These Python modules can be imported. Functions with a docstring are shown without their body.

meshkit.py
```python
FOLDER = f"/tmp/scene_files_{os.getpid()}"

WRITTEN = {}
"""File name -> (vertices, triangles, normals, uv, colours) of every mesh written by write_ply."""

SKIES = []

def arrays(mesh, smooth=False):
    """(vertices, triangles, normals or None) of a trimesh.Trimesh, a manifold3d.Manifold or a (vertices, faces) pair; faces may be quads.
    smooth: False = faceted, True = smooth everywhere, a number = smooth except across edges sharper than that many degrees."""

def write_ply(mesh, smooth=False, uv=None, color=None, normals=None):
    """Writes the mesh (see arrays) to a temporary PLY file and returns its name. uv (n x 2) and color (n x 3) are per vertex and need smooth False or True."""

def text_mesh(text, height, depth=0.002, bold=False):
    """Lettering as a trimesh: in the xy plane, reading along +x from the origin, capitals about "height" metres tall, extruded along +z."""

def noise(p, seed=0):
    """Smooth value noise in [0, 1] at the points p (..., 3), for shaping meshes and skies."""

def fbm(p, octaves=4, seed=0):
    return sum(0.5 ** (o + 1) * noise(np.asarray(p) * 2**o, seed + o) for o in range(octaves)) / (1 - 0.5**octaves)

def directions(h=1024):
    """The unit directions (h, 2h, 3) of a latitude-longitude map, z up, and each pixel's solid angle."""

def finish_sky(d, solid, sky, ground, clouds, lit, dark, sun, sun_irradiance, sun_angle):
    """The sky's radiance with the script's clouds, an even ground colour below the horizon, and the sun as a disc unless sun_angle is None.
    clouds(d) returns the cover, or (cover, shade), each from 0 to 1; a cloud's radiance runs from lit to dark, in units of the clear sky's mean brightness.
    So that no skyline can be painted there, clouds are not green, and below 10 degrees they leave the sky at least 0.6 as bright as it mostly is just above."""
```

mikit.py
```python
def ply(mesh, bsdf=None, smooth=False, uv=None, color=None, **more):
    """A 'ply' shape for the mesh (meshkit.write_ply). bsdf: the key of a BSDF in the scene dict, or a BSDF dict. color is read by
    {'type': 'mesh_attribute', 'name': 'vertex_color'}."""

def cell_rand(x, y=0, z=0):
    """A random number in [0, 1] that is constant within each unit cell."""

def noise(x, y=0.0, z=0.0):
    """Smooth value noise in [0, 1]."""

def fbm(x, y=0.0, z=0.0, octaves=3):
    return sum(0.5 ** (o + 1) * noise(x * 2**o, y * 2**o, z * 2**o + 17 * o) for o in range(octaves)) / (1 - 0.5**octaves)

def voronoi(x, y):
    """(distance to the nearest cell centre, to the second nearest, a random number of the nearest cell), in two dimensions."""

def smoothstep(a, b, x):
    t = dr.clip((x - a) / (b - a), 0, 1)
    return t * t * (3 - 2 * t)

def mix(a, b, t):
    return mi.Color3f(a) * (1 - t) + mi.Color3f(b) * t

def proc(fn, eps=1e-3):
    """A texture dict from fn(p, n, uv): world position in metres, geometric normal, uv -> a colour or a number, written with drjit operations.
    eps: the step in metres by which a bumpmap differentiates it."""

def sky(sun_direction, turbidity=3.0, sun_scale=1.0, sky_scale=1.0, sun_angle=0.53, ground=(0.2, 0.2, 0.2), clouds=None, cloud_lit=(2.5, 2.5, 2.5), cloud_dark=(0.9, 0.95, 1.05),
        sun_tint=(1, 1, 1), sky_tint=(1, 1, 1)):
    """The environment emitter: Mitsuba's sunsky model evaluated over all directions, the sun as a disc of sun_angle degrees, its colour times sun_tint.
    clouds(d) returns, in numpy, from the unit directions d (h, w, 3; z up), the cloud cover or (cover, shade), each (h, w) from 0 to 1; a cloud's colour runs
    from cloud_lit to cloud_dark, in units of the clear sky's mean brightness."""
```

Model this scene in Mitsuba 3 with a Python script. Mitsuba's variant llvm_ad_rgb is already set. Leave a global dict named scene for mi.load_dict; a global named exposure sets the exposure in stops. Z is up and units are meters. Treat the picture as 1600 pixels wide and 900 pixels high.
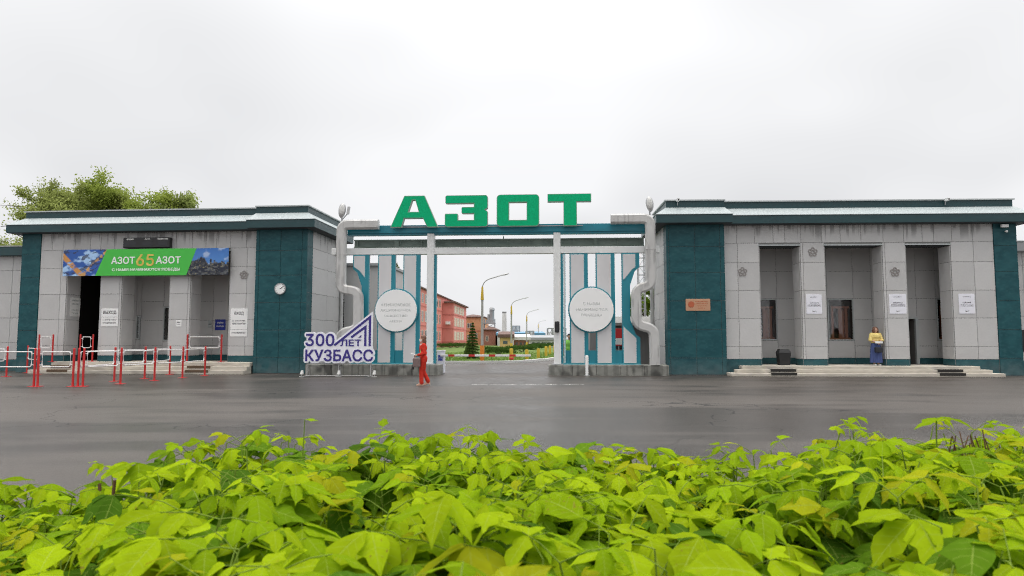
import math, random
import numpy as np
import trimesh, manifold3d as m3, shapely
from shapely.geometry import Polygon, LineString, Point, box as sbox
from shapely.ops import unary_union
from shapely import affinity
import drjit as dr
import mitsuba as mi
import mikit, meshkit
from mikit import proc, noise, fbm, voronoi, cell_rand, smoothstep, mix

T = mi.ScalarTransform4f
rng = np.random.default_rng(7)
random.seed(7)
scene, labels = {}, {}

# ------------------------------------------------------------------ camera, sky, exposure
PITCH = math.atan(80 / 1067)
EYE = (0.0, 0.0, 1.5)
scene['camera'] = {
    'type': 'thinlens', 'fov_axis': 'x', 'fov': math.degrees(2 * math.atan(800 / 1067)),
    'aperture_radius': 0.0017, 'focus_distance': 24.0, 'near_clip': 0.05, 'far_clip': 3000.0,
    'to_world': T().look_at(origin=list(EYE), target=[0, math.cos(PITCH), 1.5 + math.sin(PITCH)], up=[0, 0, 1]),
}
exposure = 2.08


def clouds(d):
    """closed overcast: brighter towards the zenith, with soft grey banks"""
    q = d / (np.abs(d[..., 2:3]) + 0.35)
    n1 = meshkit.noise(q * [1.3, 1.3, 1.0] + 3.1) * 0.55 + meshkit.noise(q * [3.1, 3.1, 2] + 9.7) * 0.3 + meshkit.noise(q * [7, 7, 4] + 1.7) * 0.15
    lum = 1.93 * (1 + 3.0 * np.clip(d[..., 2], 0, 1) ** 3.6) * (1 - 0.36 * np.clip((n1 - 0.36) * 1.8, 0, 1))
    return np.ones(d.shape[:2]), np.clip((8.0 - lum) / 7.0, 0, 1)


scene['sky'] = mikit.sky((-0.12, -0.22, 0.97), turbidity=4, sun_scale=0.1, sun_angle=30, clouds=clouds,
                         cloud_lit=(8.0, 7.97, 7.95), cloud_dark=(0.98, 1.0, 1.04), ground=(0.13, 0.13, 0.12))


# ------------------------------------------------------------------ helpers
def nextkey(k):
    if k not in scene and not any(x.startswith(k + '__') for x in scene) and k not in labels:
        return k
    i = 1
    while True:
        kk = f'{k}_{i:03d}'
        if kk not in scene and kk not in labels and not any(x.startswith(kk + '__') for x in scene):
            return kk
        i += 1


COUNT = {}


def add(name, mesh, bsdf, parent=None, smooth=False, to=None, **kw):
    """one entry of the scene: parent__name, numbered when taken"""
    base = f'{parent}__{name}' if parent else name
    n = COUNT.get(base, 0)
    COUNT[base] = n + 1
    key = base if n == 0 else f'{base}_{n:03d}'
    d = dict(mesh) if isinstance(mesh, dict) else mikit.ply(mesh, bsdf, smooth=smooth, **kw)
    if isinstance(mesh, dict) and bsdf is not None:
        d['bsdf'] = {'type': 'ref', 'id': bsdf}
    if to is not None:
        d['to_world'] = to
    scene[key] = d
    return key


def thing(name, label, cat, group=None):
    n = COUNT.get(name, 0)
    COUNT[name] = n + 1
    key = name if n == 0 else f'{name}_{n:03d}'
    labels[key] = {'label': label, 'category': cat}
    if group:
        labels[key]['group'] = group
    return key


def tag(key, label=None, cat=None, group=None, kind=None):
    d = labels.setdefault(key, {})
    for a, b in (('label', label), ('category', cat), ('group', group), ('kind', kind)):
        if b:
            d[a] = b
    return key


def bx(x0, x1, y0, y1, z0, z1):
    b = trimesh.creation.box((abs(x1 - x0), abs(y1 - y0), abs(z1 - z0)))
    b.apply_translation(((x0 + x1) / 2, (y0 + y1) / 2, (z0 + z1) / 2))
    return b


def cbx(x0, x1, y0, y1, z0, z1, c=0.01):
    """box with chamfered edges"""
    x0, x1 = min(x0, x1), max(x0, x1)
    y0, y1 = min(y0, y1), max(y0, y1)
    pts = []
    for sx in (0, 1):
        for sy in (0, 1):
            for sz in (0, 1):
                p = [x1 if sx else x0, y1 if sy else y0, z1 if sz else z0]
                q = [-1 if sx else 1, -1 if sy else 1, -1 if sz else 1]
                for k in range(3):
                    w = [p[i] + (q[i] * c if i != k else 0) for i in range(3)]
                    pts.append(w)
    return hull(pts)


def hull(pts):
    return totri(m3.Manifold.hull_points(np.asarray(pts, np.float64)))


def totri(m):
    a = m.to_mesh()
    return trimesh.Trimesh(np.array(a.vert_properties)[:, :3], np.array(a.tri_verts), process=False)


def tomani(t):
    return m3.Manifold(m3.Mesh(np.asarray(t.vertices, np.float32), np.asarray(t.faces, np.uint32)))


def mbox(x0, x1, y0, y1, z0, z1):
    x0, x1 = min(x0, x1), max(x0, x1)
    y0, y1 = min(y0, y1), max(y0, y1)
    return m3.Manifold.cube([x1 - x0, y1 - y0, z1 - z0]).translate([x0, y0, z0])


def cat(ms):
    return trimesh.util.concatenate([m for m in ms if m is not None])


def tube(pts, r, n=8, cap=True):
    p = np.asarray(pts, float)
    r = np.broadcast_to(np.asarray(r, float), (len(p),))
    t = np.gradient(p, axis=0)
    t /= np.linalg.norm(t, axis=1, keepdims=True) + 1e-12
    up = np.array([0, 0, 1.0]) if abs(t[:, 2]).mean() < 0.85 else np.array([1.0, 0, 0])
    a = np.cross(t, up)
    a /= np.linalg.norm(a, axis=1, keepdims=True) + 1e-12
    b = np.cross(t, a)
    an = np.arange(n) * 2 * np.pi / n
    v = p[:, None] + r[:, None, None] * (np.cos(an)[None, :, None] * a[:, None] + np.sin(an)[None, :, None] * b[:, None])
    v = v.reshape(-1, 3)
    f = []
    for i in range(len(p) - 1):
        for j in range(n):
            k = (j + 1) % n
            f += [[i * n + j, i * n + k, (i + 1) * n + k], [i * n + j, (i + 1) * n + k, (i + 1) * n + j]]
    if cap:
        v = np.vstack([v, p[0], p[-1]])
        for j in range(n):
            k = (j + 1) % n
            f += [[len(v) - 2, k, j], [len(v) - 1, (len(p) - 1) * n + j, (len(p) - 1) * n + k]]
    m = trimesh.Trimesh(v, f, process=False)
    if cap:
        m.fix_normals()
    return m


def ext(poly, h):
    """shapely polygon(s) extruded along +z"""
    return cat([trimesh.creation.extrude_polygon(g, h, engine='earcut') for g in getattr(poly, 'geoms', [poly]) if g.area > 1e-7])


UPR = np.array([[1, 0, 0, 0], [0, 0, -1, 0], [0, 1, 0, 0], [0, 0, 0, 1.0]])  # xy plane -> xz plane, facing -y


def upright(mesh, y=0.0):
    m = mesh.copy()
    m.apply_transform(UPR)
    m.apply_translation((0, y, 0))
    return m


def panelshape(poly, y0, y1):
    """polygon given in (u,z), from y0 (front) to y1 (back)"""
    m = upright(ext(poly, abs(y1 - y0)))
    m.apply_translation((0, max(y0, y1), 0))
    return m


def text(t, w, h, cx, cz, y, depth=0.006, bold=False):
    m = meshkit.text_mesh(t, 0.1, 0.1, bold=bold)
    lo, hi = m.bounds
    m.apply_translation(-(lo + hi) / 2)
    m.apply_scale([w / (hi - lo)[0], h / (hi - lo)[1], depth / 0.1])
    m = upright(m)
    m.apply_translation((cx, y, cz))
    return m


class Frame:
    def __init__(s, ox, oy, phi):
        p = math.radians(phi)
        s.o, s.u, s.v = np.array([ox, oy]), np.array([math.cos(p), -math.sin(p)]), np.array([math.sin(p), math.cos(p)])
        s.to = T().translate([ox, oy, 0]).rotate([0, 0, 1], -phi)
        s.phi = phi

    def pt(s, u, v, z=0.0):
        q = s.o + u * s.u + v * s.v
        return np.array([q[0], q[1], z])

    def at(s, u, v, z=0.0, rot=0.0):
        q = s.pt(u, v, z)
        return T().translate([float(x) for x in q]).rotate([0, 0, 1], rot - s.phi)


FL = Frame(-8.92, 30.05, 5.0)     # west entrance building, u along the front, v into the building
FR = Frame(6.51, 28.95, 2.5)      # east entrance building
FG = Frame(-2.98, 29.11, 3.3)     # gateway between them


# ------------------------------------------------------------------ materials
def principled(name, col, rough=0.5, **k):
    scene[name] = {'type': 'twosided', 'b': {'type': 'principled', 'base_color': col if isinstance(col, dict) else {'type': 'rgb', 'value': list(col)}, 'roughness': rough, **k}}


def grime_panel(tone):
    def fn(p, n, uv):
        g = fbm(p.x * 2.3 + tone * 31, p.y * 2.3, p.z * 1.7)
        sp = noise(p.x * 55, p.y * 55, p.z * 55)
        # run-off streaks below the eaves: each its own width and length
        w = noise(p.x * 9 + p.y * 9, 3.0) * 0.65 + noise(p.x * 26 + p.y * 26, 8.0) * 0.35
        ln = 0.15 + 0.75 * noise(p.x * 5.0 + p.y * 5, 21.0)
        top = 6.34 - p.z
        st = smoothstep(0.46, 0.66, w) * smoothstep(ln, ln * 0.3, top) * smoothstep(-0.2, 0.05, top)
        low = smoothstep(1.5, 0.3, p.z) * fbm(p.x * 3, p.y * 3, p.z * 6) * 0.22
        base = mix((0.488, 0.482, 0.476), (0.522, 0.516, 0.510), g) * (0.92 + 0.11 * tone) * (0.94 + 0.12 * sp)
        return base * (1 - 0.42 * st) * (1 - low)
    return fn


for i, tn in enumerate((0.25, 0.6, 0.95)):
    principled(f'grey_panel_{i}', proc(grime_panel(tn)), 0.5, specular=0.35)


def teal_marble(p, n, uv):
    a = fbm(p.x * 3.1, p.y * 3.1, p.z * 4.2, 4)
    b = smoothstep(0.45, 0.75, fbm(p.x * 9 + 4, p.y * 9, p.z * 12, 3))
    low = smoothstep(0.9, 0.0, p.z) * fbm(p.x * 6, p.y * 6, p.z * 3)
    c = mix((0.008, 0.060, 0.073), (0.015, 0.084, 0.097), smoothstep(0.3, 0.7, a))
    c = mix(c, (0.030, 0.110, 0.120), b * 0.5)
    return mix(c, (0.17, 0.2, 0.2), low * 0.55)


principled('teal_cladding', proc(teal_marble), 0.42, specular=0.25)
principled('joint_dark', (0.19, 0.19, 0.183), 0.8)


def teal_roof_fn(p, n, uv):
    a = fbm(p.x * 1.7, p.y * 1.7, p.z * 5)
    return mix((0.007, 0.036, 0.042), (0.013, 0.056, 0.062), a)


principled('teal_fascia', proc(teal_roof_fn), 0.35)


def roof_fn(p, n, uv):
    a = fbm(p.x * 1.2, p.y * 1.2, p.z * 4, 3)
    return mix((0.40, 0.455, 0.465), (0.50, 0.54, 0.545), a)


principled('pale_roof', (0.35, 0.395, 0.40), 0.5)
principled('cap_grey', (0.42, 0.45, 0.45), 0.4)
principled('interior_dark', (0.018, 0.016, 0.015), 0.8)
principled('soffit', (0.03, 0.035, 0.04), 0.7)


def stone_fn(p, n, uv):
    a = fbm(p.x * 4, p.y * 4, p.z * 9, 4)
    s = smoothstep(0.5, 0.8, fbm(p.x * 1.3 + 7, p.y * 1.3, p.z * 2, 3))
    return mix((0.36, 0.33, 0.28), (0.56, 0.52, 0.45), a) * (1 - 0.35 * s)


principled('step_stone', proc(stone_fn), 0.75)


def concrete_fn(p, n, uv):
    a = fbm(p.x * 5, p.y * 5, p.z * 5, 4)
    d = smoothstep(0.5, 0.68, fbm(p.x * 2.2 + 3, p.y * 2, p.z * 1.2, 3))
    st = smoothstep(0.55, 0.75, noise(p.x * 11, 4.0)) * 0.3
    return mix((0.12, 0.127, 0.112), (0.29, 0.285, 0.26), a) * (1 - 0.6 * d) * (1 - st)


scene['concrete'] = {'type': 'twosided', 'b': {'type': 'bumpmap', 'arbitrary': proc(lambda p, n, uv: fbm(p.x * 14, p.y * 14, p.z * 14, 3), eps=4e-3), 'scale': 0.02,
                     'bsdf': {'type': 'principled', 'base_color': proc(concrete_fn), 'roughness': 0.85}}}
principled('white_metal', (0.70, 0.71, 0.70), 0.35)
principled('duct_silver', proc(lambda p, n, uv: mix((0.40, 0.395, 0.385), (0.54, 0.535, 0.525), fbm(p.x * 2, p.y * 2, p.z * 1.3, 3)) * (1 - .25 * smoothstep(.5, .7, noise(p.x * 14, p.z * .8, 3.0)) * smoothstep(.35, .6, fbm(p.x * 3, p.z * 2, 6.0, 3)))), 0.33, specular=0.6)
principled('gate_grey', proc(lambda p, n, uv: mix((0.53, 0.525, 0.53), (0.60, 0.595, 0.60), fbm(p.x * 3, p.y * 3, p.z * 1.1, 3))), 0.45)
principled('gate_teal', (0.012, 0.20, 0.26), 0.35)
principled('gate_teal_light', (0.09, 0.34, 0.40), 0.4)
principled('beam_teal', proc(lambda p, n, uv: mix((0.005, 0.13, 0.18), (0.010, 0.24, 0.32), fbm(p.x * 0.8, 3.0, p.z * 2))), 0.35)
principled('letter_green', (0.0, 0.40, 0.17), 0.4, specular=0.15)
principled('letter_edge', (0.25, 0.33, 0.27), 0.4)
principled('crane_green', proc(lambda p, n, uv: mix((0.10, 0.13, 0.11), (0.22, 0.26, 0.23), fbm(p.x * 2.5, p.y, p.z * 6))), 0.6)
principled('white_paint', (0.80, 0.80, 0.79), 0.35)
principled('off_white', (0.72, 0.72, 0.70), 0.5)
principled('ink_grey', (0.30, 0.32, 0.31), 0.6)
principled('ink_dark', (0.03, 0.03, 0.04), 0.6)
principled('navy', (0.035, 0.025, 0.20), 0.4)
principled('sign_white', (0.76, 0.76, 0.82), 0.4)
principled('red_paint', (0.50, 0.022, 0.022), 0.38)
principled('rail_white', (0.74, 0.72, 0.71), 0.35)
principled('black_plastic', (0.015, 0.015, 0.016), 0.45)
principled('dark_glass', (0.008, 0.009, 0.012), 0.12)
principled('brown_wood', (0.17, 0.05, 0.022), 0.4)
principled('curtain', (0.20, 0.16, 0.14), 0.8)
principled('mat_rubber', (0.022, 0.02, 0.018), 0.85)
principled('mat_brown', (0.10, 0.065, 0.04), 0.85)
principled('bronze', (0.50, 0.28, 0.17), 0.42, metallic=0.25)
principled('bronze_dark', (0.42, 0.10, 0.04), 0.4)
principled('emblem_metal', (0.26, 0.24, 0.23), 0.5, metallic=0.3)
principled('sign_blue', (0.03, 0.045, 0.30), 0.4)
principled('steel_grey', (0.30, 0.31, 0.32), 0.45)
principled('lamp_glass', (0.62, 0.62, 0.60), 0.2)
principled('aluminium', (0.45, 0.45, 0.45), 0.4, metallic=0.4)
scene['window_glass'] = {'type': 'thindielectric', 'int_ior': 1.33}
principled('orange_paint', (0.62, 0.20, 0.02), 0.5)
principled('yellow_paint', (0.58, 0.40, 0.04), 0.5)
principled('pole_grey', (0.36, 0.36, 0.33), 0.6)


def banner_fn(p, n, uv):
    x, y = uv.x, uv.y
    # left picture: looking up between silver pipes into blue sky; right picture: works at dusk
    a = fbm(x * 26 + 1, y * 7, 0.0, 4)
    b = fbm(x * 34 - y * 5, y * 9 + 4, 2.0, 3)
    left = mix((0.02, 0.09, 0.36), (0.36, 0.55, 0.80), smoothstep(0.40, 0.66, a))
    left = mix(left, (0.03, 0.035, 0.07), smoothstep(0.54, 0.66, b) * 0.8)
    dg = dr.abs(x * 6.2 + y - 0.75)
    dg2 = dr.abs(x * 6.2 - y - 0.75)
    left = mix(left, (0.55, 0.26, 0.07), smoothstep(0.16, 0.10, dg) * smoothstep(0.35, 0.6, b + 0.15))
    left = mix(left, (0.55, 0.30, 0.10), smoothstep(0.14, 0.08, dg2) * smoothstep(0.4, 0.55, a))
    c = fbm(x * 60, y * 16, 5.0, 3)
    right = mix((0.10, 0.28, 0.62), (0.04, 0.15, 0.46), y)
    right = mix(right, (0.45, 0.55, 0.72), smoothstep(0.5, 0.75, fbm(x * 22, y * 5, 9.0, 3)) * 0.7)
    hgt = 0.40 + 0.20 * cell_rand(x * 90) + 0.22 * smoothstep(0.03, 0.012, dr.abs(x - 0.845))
    city = mix((0.010, 0.014, 0.03), (0.10, 0.11, 0.12), smoothstep(0.4, 0.75, c))
    city = mix(city, (0.55, 0.45, 0.18), smoothstep(0.80, 0.9, noise(x * 160, y * 40, 2.0)) * 0.5)
    right = mix(right, city, smoothstep(hgt + 0.03, hgt - 0.03, y))
    return dr.select(x < 0.5, left, right)


scene['banner_print'] = {'type': 'twosided', 'b': {'type': 'principled', 'base_color': proc(banner_fn), 'roughness': 0.45}}
principled('banner_green', (0.055, 0.47, 0.055), 0.45)
principled('gold', proc(lambda p, n, uv: mix((0.45, 0.30, 0.02), (0.80, 0.66, 0.18), fbm(p.x * 6, p.z * 6, 1.0))), 0.4)


# ---- ground: wet asphalt
def wet(p):
    a = fbm(p.x * 0.16 + 5, p.y * 0.42, 0.0, 4)
    b = fbm(p.x * 0.55, p.y * 1.9 + 11, 2.0, 3)
    return smoothstep(0.40, 0.62, a * 0.65 + b * 0.35)


def cracks(p):
    wx, wy = fbm(p.x * 0.9, p.y * 0.9, 4.0, 3) * 1.6, fbm(p.x * 0.9 + 9, p.y * 0.9, 7.0, 3) * 1.6
    f1, f2, _ = voronoi(p.x * 0.14 + wx * 0.25, p.y * 0.14 + wy * 0.25)
    return smoothstep(0.016, 0.0, f2 - f1) * smoothstep(0.36, 0.55, noise(p.x * 0.21, p.y * 0.21, 3.0))


def asphalt_fn(p, n, uv):
    g = noise(p.x * 70, p.y * 70) * 0.5 + noise(p.x * 160, p.y * 160, 5.0) * 0.5
    big = fbm(p.x * 0.35, p.y * 0.5, 1.0, 4)
    c = mix((0.044, 0.038, 0.033), (0.080, 0.069, 0.060), big) * (0.75 + 0.5 * g)
    c = c * (1 - 0.38 * wet(p))
    return c * (1 - 0.6 * cracks(p))


def asphalt_rough(p, n, uv):
    return mi.Float(0.49 - 0.13 * wet(p) + 0.10 * (fbm(p.x * 2.3, p.y * 2.3, 3.0, 3) - 0.5))


scene['asphalt'] = {'type': 'bumpmap', 'arbitrary': proc(lambda p, n, uv: noise(p.x * 45, p.y * 45) * 0.6 + noise(p.x * 110, p.y * 110, 2.0) * 0.4, eps=3e-3), 'scale': 0.0022,
                    'bsdf': {'type': 'principled', 'base_color': proc(asphalt_fn), 'roughness': proc(asphalt_rough), 'specular': 0.5}}
principled('worn_marking', proc(lambda p, n, uv: mix((0.10, 0.10, 0.098), (0.34, 0.335, 0.32), smoothstep(0.42, 0.6, fbm(p.x * 5, p.y * 9, 0.0, 4)))), 0.5)
principled('soil_grass', proc(lambda p, n, uv: mix((0.045, 0.075, 0.02), (0.11, 0.17, 0.03), fbm(p.x * 1.5, p.y * 1.5, 0.0, 4))), 0.9)
principled('kerb_white', (0.55, 0.55, 0.53), 0.7)
principled('bark', proc(lambda p, n, uv: mix((0.05, 0.04, 0.032), (0.13, 0.11, 0.09), fbm(p.x * 12, p.y * 12, p.z * 3, 3))), 0.9)


# ------------------------------------------------------------------ ground, road, markings
def sheet(x0, x1, y0, y1, z=0.0):
    return trimesh.Trimesh([[x0, y0, z], [x1, y0, z], [x1, y1, z], [x0, y1, z]], [[0, 1, 2], [0, 2, 3]], process=False)


gk = add('ground', sheet(-500, 500, -60, 900), 'asphalt')
tag(gk, kind='structure', label='wide wet grey asphalt forecourt in front of the gate')
mk = []
for a, b, c in ((-1.35, 1.0, 0.0), (1.06, 2.4, 0.02)):
    mk.append(sheet(a, b, 22.75 + c, 22.98 + c, 0.004))
tag(add('stop_line', cat(mk), 'worn_marking'), kind='structure', label='worn white line painted across the asphalt before the gate')


# ------------------------------------------------------------------ entrance buildings
def rects(cols, rows):
    return [(a, b, c, d) for a, b in zip(cols[:-1], cols[1:]) for c, d in zip(rows[:-1], rows[1:])]


GAP = 0.009
REC = 2.0
JAMB = 0.85


def entrance(F, sg, cfg, label):
    """sg = +1: the tower is at the low-u end (east building), -1: mirrored. s runs from the gate side outward."""
    t = thing('entrance_building', label, 'building')
    to = F.to
    zp = cfg['zp']
    S = lambda s: sg * s
    tw, end, pil = cfg['tower'], cfg['end'], cfg['pillar']
    dep, tdep, rec = 7.5, cfg['tdep'], REC
    ops = cfg['openings']
    zo = 5.45
    # ---- body with the portico recesses and window holes cut out
    body = mbox(S(tw - .05), S(end + .0), 0.0, dep, 0.0, 6.6) + mbox(S(0.035), S(tw), -.315, tdep, 0.0, 6.6)
    ga, gb = ops[0][0] - .5, ops[-1][1] + cfg['gext']
    body -= mbox(S(ga), S(gb), JAMB, rec, zp - .02, 6.28)          # gallery running behind the free-standing pillars
    for a, b in ops:
        body -= mbox(S(a), S(b), -.5, JAMB + .1, zp - 0.02, zo)
    for (x0, x1, kind, z0, z1, d) in cfg['back']:
        if kind in 'wdo':
            body -= mbox(S(x0 + .01), S(x1 - .01), rec - .2, rec + d, z0, z1)
    add('wall', totri(body), 'joint_dark', t, to=to)
    W = t + '__wall'
    var = [0]

    def P(a, b, z0, z1, v, mat=None, th=.022, face='f'):
        var[0] += 1
        m = mat or f'grey_panel_{(var[0] * 7919 + int(a * 10)) % 3}'
        off = random.uniform(-.002, .002)
        if face == 'f':
            g = bx(S(a + GAP), S(b - GAP), v - th + off, v, z0 + GAP, z1 - GAP)
        else:                      # a panel on a side wall: a,b along v; v = s position, face = +-1 outward direction in s
            g = bx(S(v), S(v + face * (th + off)), a + GAP, b - GAP, z0 + GAP, z1 - GAP)
        add('panel', g, m, W, to=to)

    rows = [zp + .27, 1.2, 2.38, 3.54, 4.73, 5.57]
    top = [5.57, 6.345]
    for r in rects(cfg['topcols'], top):
        P(*r, 0)
    for cols in cfg['wallcols']:
        for r in rects(cols, rows):
            P(*r, 0)
        P(cols[0], cols[-1], cfg['zp0'], zp + .27, 0, 'teal_cladding', .018)
    # ---- recesses: back walls, jambs, ceiling
    brow = [zp + .27, 1.2, 2.38, 3.31, 4.55, 6.22]
    for (x0, x1, kind, z0, z1, d) in cfg['back']:
        if kind == 'p':
            zs = [brow]
        elif kind == 'w':
            zs = [[zp + .27, z0 - .01], [z1 + .01, 4.55, 6.22]]
        else:
            zs = [[z1 + .01] + [z for z in brow if z > z1 + .1]]
        for zz in zs:
            for r in rects([x0, x1], zz):
                P(*r, rec)
        if kind in 'pw':
            P(x0, x1, zp, zp + .27, rec, 'teal_cladding', .018)
    for a, b in ops:
        for r in rects([0.0, JAMB], [zp + .27, 1.2, 2.38, 3.54, 4.73, zo - .03]):
            for (jv, fc) in ((a, 1), (b, -1)):
                P(*r, jv, face=fc)
        for (jv, fc) in ((a, 1), (b, -1)):
            P(0.0, JAMB, zp, zp + .27, jv, 'teal_cladding', face=fc)
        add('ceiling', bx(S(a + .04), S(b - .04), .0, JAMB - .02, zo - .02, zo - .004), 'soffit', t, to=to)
        add('opening_trim', bx(S(a - .03), S(b + .03), -.045, .02, zo - .005, zo + .05), 'cap_grey', t, to=to)
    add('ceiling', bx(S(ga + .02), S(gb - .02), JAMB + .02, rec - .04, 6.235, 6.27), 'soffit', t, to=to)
    add('floor', bx(S(ga + .02), S(gb - .02), JAMB + .02, rec - .03, zp - .05, zp - .006), 'step_stone', t, to=to)
    # ---- tower cladding
    for r in rects(cfg['tcols'], [cfg['zp0'] - .0, .72, 1.9, 3.1, 4.3, 5.4, 6.36]):
        P(*r, -.315, 'teal_cladding', .035)
    # tower sides: gate side = one teal strip, then grey panels; outer return is a narrow strip
    for r in rects([-.33, .30], [0.0, 1.2, 2.38, 3.54, 4.73, 5.57, 6.36]):
        P(*r, .035, 'teal_cladding', face=-1)
    for r in rects([.30, (tdep + .3) / 2, tdep], [.40, 1.2, 2.38, 3.54, 4.73, 5.57, 6.36]):
        P(*r, .035, face=-1)
    P(.30, tdep, 0.0, .40, .035, 'teal_cladding', face=-1)
    for r in rects([-.33, -.02], [0.0, .72, 1.9, 3.1, 4.3, 5.4, 6.36]):
        P(*r, tw - .0, 'teal_cladding', face=1)
    # end pillar
    for r in rects([pil, end + .0], [0.0, .72, 1.9, 3.1, 4.3, 5.4, 6.345]):
        P(*r, 0.0, 'teal_cladding', .05)
    for r in rects([-.05, 1.0, 2.2, 3.4], [0.0, 1.2, 2.38, 3.54, 4.73, 5.57, 6.36]):
        P(*r, end, 'teal_cladding' if r[0] < .5 else None, face=1)
    dp = tube([(S(-.10), tdep - .1, .1), (S(-.10), tdep - .1, 6.3)], .09, 10)
    add('downpipe', dp, 'duct_silver', t, True, to)
    # ---- cornice: fascia slab, pale hipped skirt, parapet, cap
    A = [(0.0, -.35), (tw + .08, -.35), (tw + .08, 0.0), (end + .02, 0.0), (end + .02, dep), (tw, dep), (tw, tdep), (0.0, tdep)]

    def offs(o):
        return [(-o, -.35 - o), (tw + .08 + o * .4, -.35 - o), (tw + .08 + o * .4, -o), (end + .02 + o, -o), (end + .02 + o, dep + o), (tw - o, dep + o), (tw - o, tdep + o), (-o, tdep + o)]

    def slab(o, z0, z1):
        m = ext(Polygon([(S(x), y) for x, y in offs(o)]).buffer(0), z1 - z0)
        m.apply_translation((0, 0, z0))
        return m
    ov = .47
    add('fascia', slab(ov, 6.34, 6.68), 'teal_fascia', t, to=to)
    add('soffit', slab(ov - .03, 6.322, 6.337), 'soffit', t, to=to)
    q0, q1 = [(S(x), y, 6.685) for x, y in offs(ov + .03)], [(S(x), y, 7.06) for x, y in offs(-.02)]
    n = len(q0)
    f = []
    for i in range(n):
        j = (i + 1) % n
        f += [[i, j, n + j], [i, n + j, n + i]]
    sk = trimesh.Trimesh(q0 + q1, f, process=False)
    if sg < 0:
        sk.invert()
    lip = slab(ov + .03, 6.681, 6.70)
    roof = add('roof', cat([sk, lip]), 'pale_roof', t, to=to)
    add('parapet', slab(-.04, 6.9, 7.34), 'teal_fascia', t, to=to)
    add('parapet_cap', slab(.03, 7.345, 7.395), 'cap_grey', t, to=to)
    # ---- platform and steps
    p0, p1 = cfg['plat']
    for k in range(3):
        h = zp / 3
        e = .30 * (2 - k)
        e0 = e if cfg['ext0'] else 0
        add('step', cbx(S(p0 - e0), S(p1 + e), -.5 - e, -.03 if k == 2 else -.36, k * h, (k + 1) * h - (.0 if k == 2 else .003), .012), 'step_stone', t, to=to)
    for a, b in ops:
        add('floor', bx(S(a + .03), S(b - .03), -.06, JAMB + .015, zp - .05, zp - .004), 'step_stone', t, to=to)
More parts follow.
